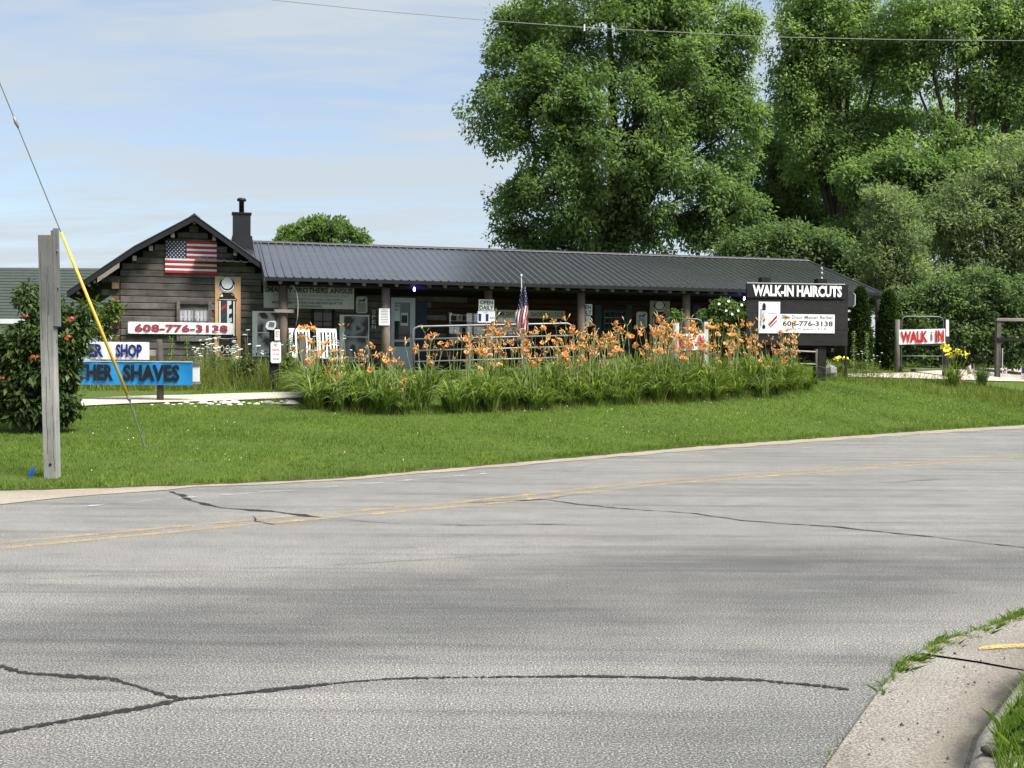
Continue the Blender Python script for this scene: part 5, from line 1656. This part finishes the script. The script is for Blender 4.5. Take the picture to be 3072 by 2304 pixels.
# ---- strap-leaved clumps
def strap_leaves(n, rng, L0, L1, wid, spread, base_r, seg=6, up=1.0):
    V, Fq = [], []
    for _ in range(n):
        a = rng.uniform(0, 6.283); L = rng.uniform(L0, L1)
        br = base_r * math.sqrt(rng.random()); ba = rng.uniform(0, 6.283)
        bx, by = br * math.cos(ba), br * math.sin(ba)
        sp_ = spread * rng.uniform(.35, 1.15)
        tw = rng.uniform(-.4, .4)
        dx_, dy_ = math.cos(a), math.sin(a)
        px_, py_ = -dy_, dx_
        n0 = len(V)
        for k_ in range(seg + 1):
            t_ = k_ / seg
            rr = L * sp_ * (t_ ** 1.25)
            zz_ = L * up * (1.25 * t_ - (.25 + .72 * sp_) * t_ ** 2.4)
            wv = wid * (1 - t_ ** 2.5) * (.6 + .8 * min(1, t_ * 3)) * .7 + .001
            cx_, cy_ = bx + dx_ * rr + px_ * tw * t_ * t_ * .15, by + dy_ * rr + py_ * tw * t_ * t_ * .15
            V.append((cx_ + px_ * wv / 2, cy_ + py_ * wv / 2, max(zz_, .01)))
            V.append((cx_ - px_ * wv / 2, cy_ - py_ * wv / 2, max(zz_, .01) + .004))
        for k_ in range(seg):
            q_ = n0 + 2 * k_
            Fq.append((q_, q_ + 1, q_ + 3, q_ + 2))
    return np.array(V), np.array(Fq)
def lily_flower(r=.07, curl=.5):
    mb = MB()
    for k_ in range(6):
        a = k_ * math.pi / 3 + (.1 if k_ % 2 else 0)
        d = Vector((math.cos(a), math.sin(a), 0)); s_ = Vector((-d.y, d.x, 0))
        w_ = r * (.36 if k_ % 2 else .48)
        pts = [(d * .12 * r, 0, .15 * w_), (d * .5 * r, .55 * r, w_), (d * .95 * r, .7 * r, w_ * .8), (d * 1.25 * r, (.7 - curl) * r, .1 * w_)]
        V = []
        for c, z_, ww in pts:
            V += [c + s_ * ww + Vector((0, 0, z_ - .4 * r)), c - s_ * ww + Vector((0, 0, z_ - .4 * r))]
        mb.add(V, [(2 * i, 2 * i + 1, 2 * i + 3, 2 * i + 2) for i in range(3)])
    mb.tube([(0, 0, -1.1 * r), (0, 0, -.35 * r)], [.1 * r, .16 * r], 5)
    return mb.mesh('flower')
fm_o = lily_flower(.058); fm_o.materials.append(M['flower_orange'])
fm_c = lily_flower(.05, -.35); fm_c.materials.append(M['flower_orange'])
fm_d = lily_flower(.05, .75); fm_d.materials.append(M['flower_spent'])
fm_y = lily_flower(.11, .35); fm_y.materials.append(M['flower_yellow'])
fm_w = lily_flower(.045, .1); fm_w.materials.append(M['flower_white'])
rngl = np.random.default_rng(50)
leaf_protos = []
for k_ in range(7):
    me = np_mesh('foliage', *strap_leaves(70, rngl, .6, 1.0, .036, .78, .15))
    me.materials.append(M['lily_leaf'])
    leaf_protos.append(me)
def make_stems(n, r, hmin, hmax, lean_=.16):
    """flower stalks with buds; returns mesh and the spots for flowers"""
    mb, spots = MB(), []
    for _ in range(n):
        a = r.uniform(0, 6.28); hh = r.uniform(hmin, hmax); le_ = r.uniform(.02, lean_)
        bx, by = r.uniform(-.1, .1), r.uniform(-.1, .1)
        tx, ty = bx + math.cos(a) * le_, by + math.sin(a) * le_
        mb.tube([(bx, by, 0), ((bx + tx) / 2, (by + ty) / 2, hh * .55), (tx, ty, hh)], [.006, .005, .004], 4)
        for q in range(r.choice((2, 3, 3, 4))):
            b = r.uniform(0, 6.28); e = Vector((tx + math.cos(b) * .07, ty + math.sin(b) * .07, hh + r.uniform(0, .1)))
            mb.tube([(tx, ty, hh - .02), e], [.004, .003], 3)
            if q < 2 and r.random() < .72: spots.append((e, b))
            else:
                ax_ = (e - Vector((tx, ty, hh - .05))).normalized()
                mb.tube([e, e + ax_ * .035, e + ax_ * .085], [.006, .011, .003], 5, 1)
    me = mb.mesh('flower_stalk')
    me.materials.append(M['stalk']); me.materials.append(M['bud'])
    return me, spots
rs = random.Random(77)
stem_protos = [make_stems(rs.choice((4, 5, 6, 6)), rs, .78, 1.5, .3) for _ in range(11)]
def lily_clump(p, label, group, foliage, stems=None, flower=fm_o, sc_=1.0, name='daylily_clump', keep=1.0):
    o = thing(name, label, 'plant', (p[0], p[1], p[2] - .01), rs.uniform(0, 6.28), group)
    o.scale = (sc_, sc_, sc_ * rs.uniform(.88, 1.08))
    link('foliage', foliage, None, o)
    if stems:
        link('flower_stalk', stems[0], None, o)
        for e, b in stems[1]:
            if rs.random() > keep: continue
            f = link('flower', flower if flower is not fm_o else rs.choice((fm_o, fm_o, fm_o, fm_c, fm_c, fm_d)), None, o)
            f.location = e
            f.rotation_euler = (rs.uniform(.1, 1.7), rs.uniform(-.3, .3), b + math.pi / 2 + rs.uniform(-.8, .8))
            f.scale = [rs.uniform(.7, 1.15)] * 3
    return o
front = [hit(x, y) for x, y in [(965, 1226), (1020, 1238), (1200, 1242), (1420, 1236), (1600, 1226), (1850, 1212), (2100, 1200), (2300, 1184), (2425, 1170)]]
fr = resample(front, .38)
rows = 7
cnt = 0
for j in range(rows):
    for i, p in enumerate(fr):
        f = i / (len(fr) - 1)
        back = BV.xy * .75 + DN * .25
        q_ = p + back * (j * .42 + rs.uniform(-.12, .12)) + Vector((rs.uniform(-.16, .16), rs.uniform(-.1, .1)))
        if j >= 5 and f > .86: continue
        if rs.random() < .1: continue
        # the corner in front of the gate stays low and weedy
        low = .33 < f < .5 and j < 1
        X_, Y_ = q_.x, q_.y
        pxx = 1536 + X_ / Y_ * F
        stems = None
        if 1225 < pxx < 1410 and 2 <= j <= 5: continue
        if j >= 1 and rs.random() < (.57 if pxx > 1330 else .42): stems = rs.choice(stem_protos)
        if j < 2 and rs.random() < .1: stems = rs.choice(stem_protos)
        if 1235 < pxx < 1350 and stems and rs.random() < .6: stems = None
        zone = ('by the leaning post' if pxx < 1130 else 'by the farm gate' if pxx < 1420 else 'around the limp flag' if pxx < 1700
                else 'before the dim barber pole banner' if pxx < 1990 else 'around the small walk gate' if pxx < 2180 else 'by the black sign')
        row = 'in the front row' if j < 2 else 'farther back'
        lily_clump((X_, Y_, gz(X_, Y_)), ('orange daylily clump in flower ' if stems else 'flowerless daylily leaf clump ') + row + ' ' + zone,
                   ('flowering daylilies ' if stems else 'leafy daylilies ') + row + ' ' + zone, rs.choice(leaf_protos), stems, sc_=(.72 if low else rs.uniform(.72, 1.2)) * (1 if j else .85), keep=.92)
        cnt += 1
# yellow lilies at right
p = hit(2858, 1160)
lily_clump(p, 'clump of tall pale yellow lilies near the walk gate', None, leaf_protos[1], make_stems(6, random.Random(5), .8, 1.2, .42), fm_y, 1.0, 'yellow_lily', 1.0)
p = hit(2520, 1118)
lily_clump(p, 'low clump of yellow lilies beside the right sign post', None, leaf_protos[3], make_stems(3, random.Random(8), .6, .75, .3), fm_y, .6, 'yellow_lily', .8)
for px, py in ((2560, 1112), (2490, 1108), (2600, 1108), (2700, 1116), (2740, 1118)):
    lily_clump(hit(px, py), 'low tuft of strap leaves beside the gravel right of the sign', 'low leaf tufts right of the sign', rs.choice(leaf_protos), None, sc_=.55, name='leaf_tuft')
me = np_mesh('foliage', *strap_leaves(260, rngl, .6, 1.0, .012, .55, .16))
me.materials.append(M['milkweed'])
lily_clump(hit(2945, 1157), 'bluish green ornamental grass clump at the right', None, me, None, sc_=.85, name='ornamental_grass')

# white flowering shrub left of the black sign
o, lb, C, rng = make_tree('flowering_shrub', 'green shrub with white flowers left of the black sign', (at(2170, 1080, 29.5).x, 29.5, gz(at(2170, 1080, 29.5).x, 29.5)), lobes_px([
    (2150, 960, 45, 50), (2200, 960, 40, 60), (2150, 1010, 55, 45), (2205, 1020, 40, 40), (2185, 915, 26, 25), (2140, 920, 20, 22), (2228, 935, 18, 30)], 29.5), 150, 42, .1, .16, M['hibiscus'], .03, 23, twigs=40, fork=.4)
for px, py in ((2186, 904), (2179, 932), (2214, 932), (2196, 943), (2225, 915), (2157, 912)):
    f = link('flower', fm_w, None, o)
    f.location = at(px, py, 29.0) - o.location
    f.rotation_euler = (1.2, 0, rs.uniform(-.5, .5)); f.scale = [.7] * 3
make_tree('small_shrub', 'small leafy shrub beside the porch post left of the WALK IN gate', (at(2030, 1060, 30.2).x, 30.2, gz(at(2030, 1060, 30.2).x, 30.2)), lobes_px([(2030, 950, 18, 24), (2022, 985, 18, 30), (2030, 1020, 22, 30)], 30.2), 40, 36, .1, .14, M['hibiscus'], .02, 24, twigs=14, fork=.4)

# ---- weeds before the log wing: lace flowers, broad-leaved stalks, rough grass
def lace_plant(r, h):
    st, um = MB(), []
    for _ in range(r.choice((3, 4, 5))):
        a = r.uniform(0, 6.28); l_ = r.uniform(.03, .22); hh = h * r.uniform(.6, 1.05)
        tx, ty = math.cos(a) * l_, math.sin(a) * l_
        st.tube([(0, 0, 0), (tx * .4, ty * .4, hh * .6), (tx, ty, hh)], [.006, .004, .003], 4)
        um.append((tx, ty, hh))
    sm = st.mesh('stem'); sm.materials.append(M['stalk'])
    rng = np.random.default_rng(r.randrange(9999))
    C = np.stack([rng.uniform(-.08, .08, 16), rng.uniform(-.08, .08, 16), rng.uniform(.05, h * .6, 16)], 1)
    V, Fq = leaf_cloud(C, np.full(16, .1), 14, .06, rng, -.3, .3, 1.3)
    lm = np_mesh('foliage', V, Fq); lm.materials.append(M['weed'])
    return sm, lm, um
um_mb = MB()
for k_ in range(22):
    a, rr = k_ * 2.4, .05 * math.sqrt(k_ / 22)
    x, y = rr * math.cos(a), rr * math.sin(a)
    um_mb.lathe([(.003, .0 - rr * .2), (.011, .008 - rr * .2), (.007, .016 - rr * .2)], 5, (x, y))
um_me = um_mb.mesh('flower_head'); um_me.materials.append(M['flower_white'])
rw = random.Random(91)
lace = [lace_plant(rw, rw.uniform(.75, 1.15)) for _ in range(5)]
def put_lace(p, sc_=1.0, where='before the log wall', grp='wild carrot weeds'):
    sm, lm, um = rw.choice(lace)
    o = thing('wild_carrot', 'wild carrot weed with flat white flower heads ' + where, 'plant', (p[0], p[1], p[2] - .02), rw.uniform(0, 6.28), grp)
    o.scale = [sc_] * 3
    link('stem', sm, None, o); link('foliage', lm, None, o)
    for e in um:
        f = link('flower_head', um_me, None, o)
        f.location = e; f.rotation_euler = (rw.uniform(-.3, .3), rw.uniform(-.3, .3), 0); f.scale = [rw.uniform(.6, 1.05)] * 3
for k_ in range(28):
    px, Y = rw.uniform(590, 715), rw.uniform(25.5, 28.5)
    if k_ > 14: px = rw.uniform(700, 960)
    if k_ > 24: px = rw.uniform(960, 1120); Y = rw.uniform(26.5, 28)
    p = at(px, 1100, Y)
    wh = 'under the barber pole banner and phone banner' if px < 720 else 'around the no parking sign and leaning post' if px < 960 else 'before the rocking chairs and photo poster'
    put_lace((p.x, p.y, gz(p.x, p.y)), rw.uniform(.8, 1.1), wh, 'wild carrots ' + wh)
for px in (2590, 2615, 2632):
    p = at(px, 1100, 31.2); put_lace((p.x, p.y, gz(p.x, p.y)), .7, 'right of the black sign', 'wild carrots right of the sign')
def leafy_stalk(label, px, Y, top_y, name='leafy_stalk', mat='milkweed', group=None):
    p = at(px, 1090, Y); z0 = gz(p.x, p.y)
    Hh = at(px, top_y, Y).z - z0
    o = thing(name, label, 'plant', (p.x, p.y, z0), rw.uniform(0, 6), group)
    MB().tube([(0, 0, -.05), (.02, 0, Hh * .5), (0, .02, Hh)], [.014, .01, .004], 6).build('stem', M['stalk'], o)
    rng = np.random.default_rng(rw.randrange(9999))
    V, Fq = [], []
    for k_ in range(int(Hh / .055)):
        z_ = .12 + k_ * .055
        if z_ > Hh: break
        for s_ in (0, math.pi):
            a = k_ * 1.35 + s_ + rng.uniform(-.3, .3); L = .2 * (1.1 - .55 * z_ / Hh) * rng.uniform(.8, 1.2)
            d = np.array([math.cos(a), math.sin(a), 0]); t_ = np.array([-d[1], d[0], 0]); n0 = len(V)
            c = np.array([0.01, 0, z_])
            V += [c, c + d * L * .45 + t_ * L * .2 + [0, 0, .07], c + d * L + [0, 0, .03], c + d * L * .45 - t_ * L * .2 + [0, 0, .07]]
            Fq.append((n0, n0 + 1, n0 + 2, n0 + 3))
    me = np_mesh('foliage', np.array(V), np.array(Fq))
    link('foliage', me, M[mat], o)
leafy_stalk('tall broad leaved weed stalk before the log wing, left one of the pair', 515, 28, 1015)
leafy_stalk('tall broad leaved weed stalk before the log wing, right one of the pair', 560, 28, 1012)
leafy_stalk('leafy green stalk before the rocking chair', 868, 27.5, 998)
leafy_stalk('leafy milkweed stalk right of the black sign, nearer the board', 2562, 31.0, 995)
leafy_stalk('leafy milkweed stalk right of the black sign, nearer the walk gate', 2600, 31.5, 1000)
o, lb, C, rng = make_tree('weed_bush', 'dark green bushy weed under the barber pole banner', (at(725, 1170, 26).x, 26, gz(at(725, 1170, 26).x, 26)), lobes_px([(720, 1130, 50, 36), (690, 1140, 35, 30), (760, 1140, 35, 32), (740, 1105, 30, 22)], 26), 110, 40, .1, .13, M['vine'], .02, 25, twigs=15, fork=.3)
make_tree('weed_bush', 'green weeds before the porch between the dark post and leaning post', (at(865, 1160, 26.6).x, 26.6, gz(at(865, 1160, 26.6).x, 26.6)), lobes_px([(862, 1110, 22, 40), (880, 1130, 30, 30), (850, 1140, 25, 25)], 26.6), 70, 36, .1, .12, M['weed'], .02, 26, twigs=15, fork=.3)

# ---- grass
def blades(X, Y, h, wdt, rng, lean_=.5):
    n = len(X)
    Z = gz_np(X, Y) if True else 0
    a = rng.uniform(0, 6.283, n); b = rng.uniform(0, 6.283, n)
    l_ = h * lean_ * rng.random(n)
    base = np.stack([X, Y, Z - .005], 1)
    s_ = np.stack([np.cos(a), np.sin(a), 0 * a], 1) * (wdt / 2)[:, None]
    tip = base + np.stack([np.cos(b) * l_, np.sin(b) * l_, h], 1)
    return np.stack([base - s_, base + s_, tip], 1).reshape(-1, 3)
rg = np.random.default_rng(5)
def sample_lawn(n, s0, s1, d0, d1, power=1.0):
    s_ = rg.uniform(s0, s1, n); d_ = d0 + (d1 - d0) * rg.random(n) ** power
    e = np.interp(s_, ES, ED)
    X = P0.x + DR.x * s_ + DN.x * (d_ + e); Y = P0.y + DR.y * s_ + DN.y * (d_ + e)
    return X, Y, s_, d_
X, Y, s_, d_ = sample_lawn(420000, -4, 31, .02, 10.5)
px = 1536 + X / Y * F
py = 1152 + F * (CAMH - gz_np(X, Y)) / Y - 83 + .007 * (px - 1536)
onp = ((px < 925) & (py > np.interp(px, [-60, 450, 915], [1212, 1189, 1178])) & (py < np.interp(px, [-60, 450, 915], [1239, 1211, 1195]))) | ((px > 2540) & (py > np.interp(px, [2545, 2850, 3072], [1123, 1111, 1104])) & (py < np.interp(px, [2545, 3072], [1131, 1146])))
keep = (px > -60) & (px < 3130) & (Y < 33) & ~onp
X, Y, d_ = X[keep], Y[keep], d_[keep]
pat = .5 + .25 * np.sin(X * 1.9 + np.sin(Y * 1.3) * 2) + .25 * np.sin(Y * 2.7 + X * .8)
h = rg.uniform(.022, .055, len(X)) * (.7 + .6 * pat) + np.where(d_ < .2, .04 * rg.random(len(X)), 0)
VA = blades(X, Y, h, .006 + .00028 * Y, rg, .8)
X, Y, s_, d_ = sample_lawn(26000, -4, 31, -.07, .1)
lip = np.sin(s_ * 3.1) + np.sin(s_ * 7.7 + 1) + np.sin(s_ * 17 + 2)
ok = rg.random(len(X)) < (.35 + .2 * lip)
X, Y = X[ok], Y[ok]
VA = np.concatenate([VA, blades(X, Y, rg.uniform(.03, .1, len(X)), .006 + .00028 * Y, rg, 1.3)])
gme = np_mesh('grass', VA, np.arange(len(VA)).reshape(-1, 3))
tag(link('grass', gme, M['blade']), 'short green grass blades covering the lawn', 'grass', kind='stuff')
# rough taller grass before the wing and at the foot of the bed
parts = []
for n, x0, x1, Y0, Y1, ha, hb in ((9000, 200, 960, 24.6, 29.5, .2, .55), (2500, 2480, 3100, 29.5, 33, .1, .3)):
    pxs = rg.uniform(x0, x1, n); Yv = rg.uniform(Y0, Y1, n)
    parts.append(blades((pxs - 1536) / F * Yv, Yv, rg.uniform(ha, hb, n), np.full(n, .014), rg, .9))
n = 2600
t_ = rg.random(n) * (len(fr) - 1); ti = t_.astype(int)
fx = np.array([p.x for p in fr]); fy_ = np.array([p.y for p in fr])
X = np.interp(t_, np.arange(len(fr)), fx) + rg.normal(0, .18, n); Y = np.interp(t_, np.arange(len(fr)), fy_) + rg.normal(-.12, .14, n)
parts.append(blades(X, Y, rg.uniform(.06, .2, n), np.full(n, .012), rg, .9))
VA = np.concatenate(parts)
tag(link('rough_grass', np_mesh('rough_grass', VA, np.arange(len(VA)).reshape(-1, 3)), M['rough_grass']), 'rough uncut grass and weeds before the log building', 'grass', kind='stuff')
# clover heads in the lawn
mb = MB()
for k_ in range(110):
    x, y = rg.uniform(0, 3072), 0
    s1, d1 = rg.uniform(0, 26), rg.uniform(.3, 6)
    xx, yy = sd_to_xy(s1, d1)
    zz_ = gz(xx, yy) + .07
    r = rg.uniform(.006, .011)
    mb.lathe([(.002, zz_ - r), (r, zz_), (.002, zz_ + r)], 5, (xx, yy))
tag(mb.build('clover', M['flower_white']), 'white clover heads dotted over the lawn', 'clover', kind='stuff')
# verge grass by the near curb and tufts in the gutter seam
def flat_blades(P, h, w_, rng, z0, lean_=.8):
    n = len(P); a = rng.uniform(0, 6.283, n); b = rng.uniform(0, 6.283, n); l_ = h * lean_ * rng.random(n)
    base = np.stack([P[:, 0], P[:, 1], np.full(n, z0)], 1)
    s_ = np.stack([np.cos(a), np.sin(a), 0 * a], 1) * w_ / 2
    mid = base + np.stack([np.cos(b) * l_ * .35, np.sin(b) * l_ * .35, h * .6], 1)
    tip = base + np.stack([np.cos(b) * l_, np.sin(b) * l_, h], 1)
    return np.stack([base - s_, base + s_, mid + s_ * .6, tip, mid - s_ * .6], 1).reshape(-1, 3)
gcx, gcy = np.array([p[0] for p in gc]), np.array([p[1] for p in gc])
inx, iny = np.array([p.x for p in ins]) - gcx, np.array([p.y for p in ins]) - gcy
n = 16000
t_ = rg.uniform(1.2, 9.5, n); k_ = .1 + 1.6 * rg.random(n) ** 1.5
ar = np.arange(len(gc))
P = np.stack([np.interp(t_, ar, gcx) + np.interp(t_, ar, inx) * k_, np.interp(t_, ar, gcy) + np.interp(t_, ar, iny) * k_], 1)
VA = flat_blades(P, rg.uniform(.04, .13, n), .006, rg, .05, 1.2)
tag(link('verge_grass', np_mesh('verge_grass', VA, np.arange(len(VA)).reshape(-1, 5)), M['blade']), 'long grass hanging over the near curb', 'grass', kind='stuff')
seam = [on_z(x, y) for x, y in [(2480, 2275), (2640, 2105), (2665, 2060), (2700, 2035), (2725, 2005), (2780, 1985), (2820, 1955), (2880, 1925), (2950, 1900), (3000, 1880), (3072, 1852), (3150, 1830)]]
wts = [.02, .0, .05, .0, .13, .08, .13, .14, .09, .1, .12, .12]
P = []
for (a, wa), (b, wb) in zip(zip(seam, wts), list(zip(seam, wts))[1:]):
    for q in range(int(5200 * (wa + wb) / 2 * 1.0)):
        f = rg.random()
        c = a.lerp(b, f)
        P.append((c.x + rg.normal(0, .25) * (wa + (wb - wa) * f) * 1.2, c.y + rg.normal(0, .25) * (wa + (wb - wa) * f) * 1.2))
P = np.array(P)
VA = flat_blades(P, rg.uniform(.008, .048, len(P)) * (.5 + .8 * (np.sin(P[:, 0] * 23) * np.sin(P[:, 1] * 17) > 0)), .006, rg, .0, 1.8)
sA, sB = [], []
for q in range(8, 60):
    f = q / 59 * (len(seam) - 1); i = min(int(f), len(seam) - 2)
    c = seam[i].lerp(seam[i + 1], f - i); wv = wts[i] + (wts[i + 1] - wts[i]) * (f - i)
    nrm = Vector((-.75, .66))
    sA.append(c.xy + nrm * (.012 + wv * .35 * rnd.uniform(.3, 1.2))); sB.append(c.xy - nrm * .02)
world_strip('soil_seam', M['soil_patch'], sA, sB, .0075, road)
tag(link('seam_grass', np_mesh('seam_grass', VA, np.arange(len(VA)).reshape(-1, 5)), M['blade']), 'grass tufts growing in the seam between road and gutter', 'grass', kind='stuff')

# dark lump on the near curb
o = tag(MB().lathe([(.01, 0), (.03, .005), (.034, .02), (.022, .035), (.003, .04)], 9).build('stone', M['bark'], None, True), 'small dark brown stone on the near curb top', 'stone')
p = on_z(2965, 2262, .06); o.location = (p.x, p.y, .058); o.rotation_euler = (.2, .3, 0); o.scale = (1.1, .8, .9)
# stones along the drive
def stone_mesh(seed):
    r = random.Random(seed)
    prof = [(.25, -.3), (.8, -.1), (1, .2), (.75, .55), (.3, .72), (.02, .76)]
    mb = MB().lathe(prof, 7)
    mb.v = [(x * (1 + r.uniform(-.22, .22)), y * (1 + r.uniform(-.22, .22)), z_ + r.uniform(-.08, .08)) for x, y, z_ in mb.v]
    me = mb.mesh('stone'); return me
sms = [stone_mesh(k_) for k_ in range(4)]
for q, (px, py, r, grey) in enumerate(((609, 1213, .11, 0), (632, 1214, .07, 0), (676, 1213, .12, 0), (704, 1211, .11, 0), (690, 1217, .06, 0), (560, 1210, .07, 0), (541, 1214, .05, 0), (585, 1221, .04, 0), (770, 1215, .07, 0), (805, 1213, .12, 1), (832, 1214, .08, 1), (872, 1217, .17, 1), (646, 1208, .05, 0), (890, 1184, .09, 0), (730, 1209, .05, 0), (520, 1216, .04, 0), (500, 1213, .06, 0), (575, 1214, .05, 0), (655, 1217, .05, 0), (720, 1216, .07, 0), (748, 1213, .05, 0), (785, 1209, .05, 0), (845, 1207, .06, 0), (620, 1219, .03, 0), (662, 1208, .04, 0), (860, 1203, .05, 0), (455, 1217, .04, 0))):
    me = sms[q % 4].copy(); me.materials.clear(); me.materials.append(M['grey_stone'] if grey else M['stone'])
    o = link('stone', me)
    tag(o, 'grey stone at the lawn edge near the leaning post' if grey else 'pale limestone lump along the gravel drive edge', 'stone', 'grey stones' if grey else 'pale stones along the drive')
    o.location = hit(px, py); o.scale = (r, r, r * .8); o.rotation_euler = (0, 0, q * 1.3)
p = at(2490, 1098, SY + 1.2)
o = tag(link('stone', sms[1].copy()), 'rounded grey boulder behind the right sign post', 'stone')
o.data.materials.clear(); o.data.materials.append(M['grey_stone'])
o.location = (p.x, p.y, gz(p.x, p.y)); o.scale = (.24, .24, .42)
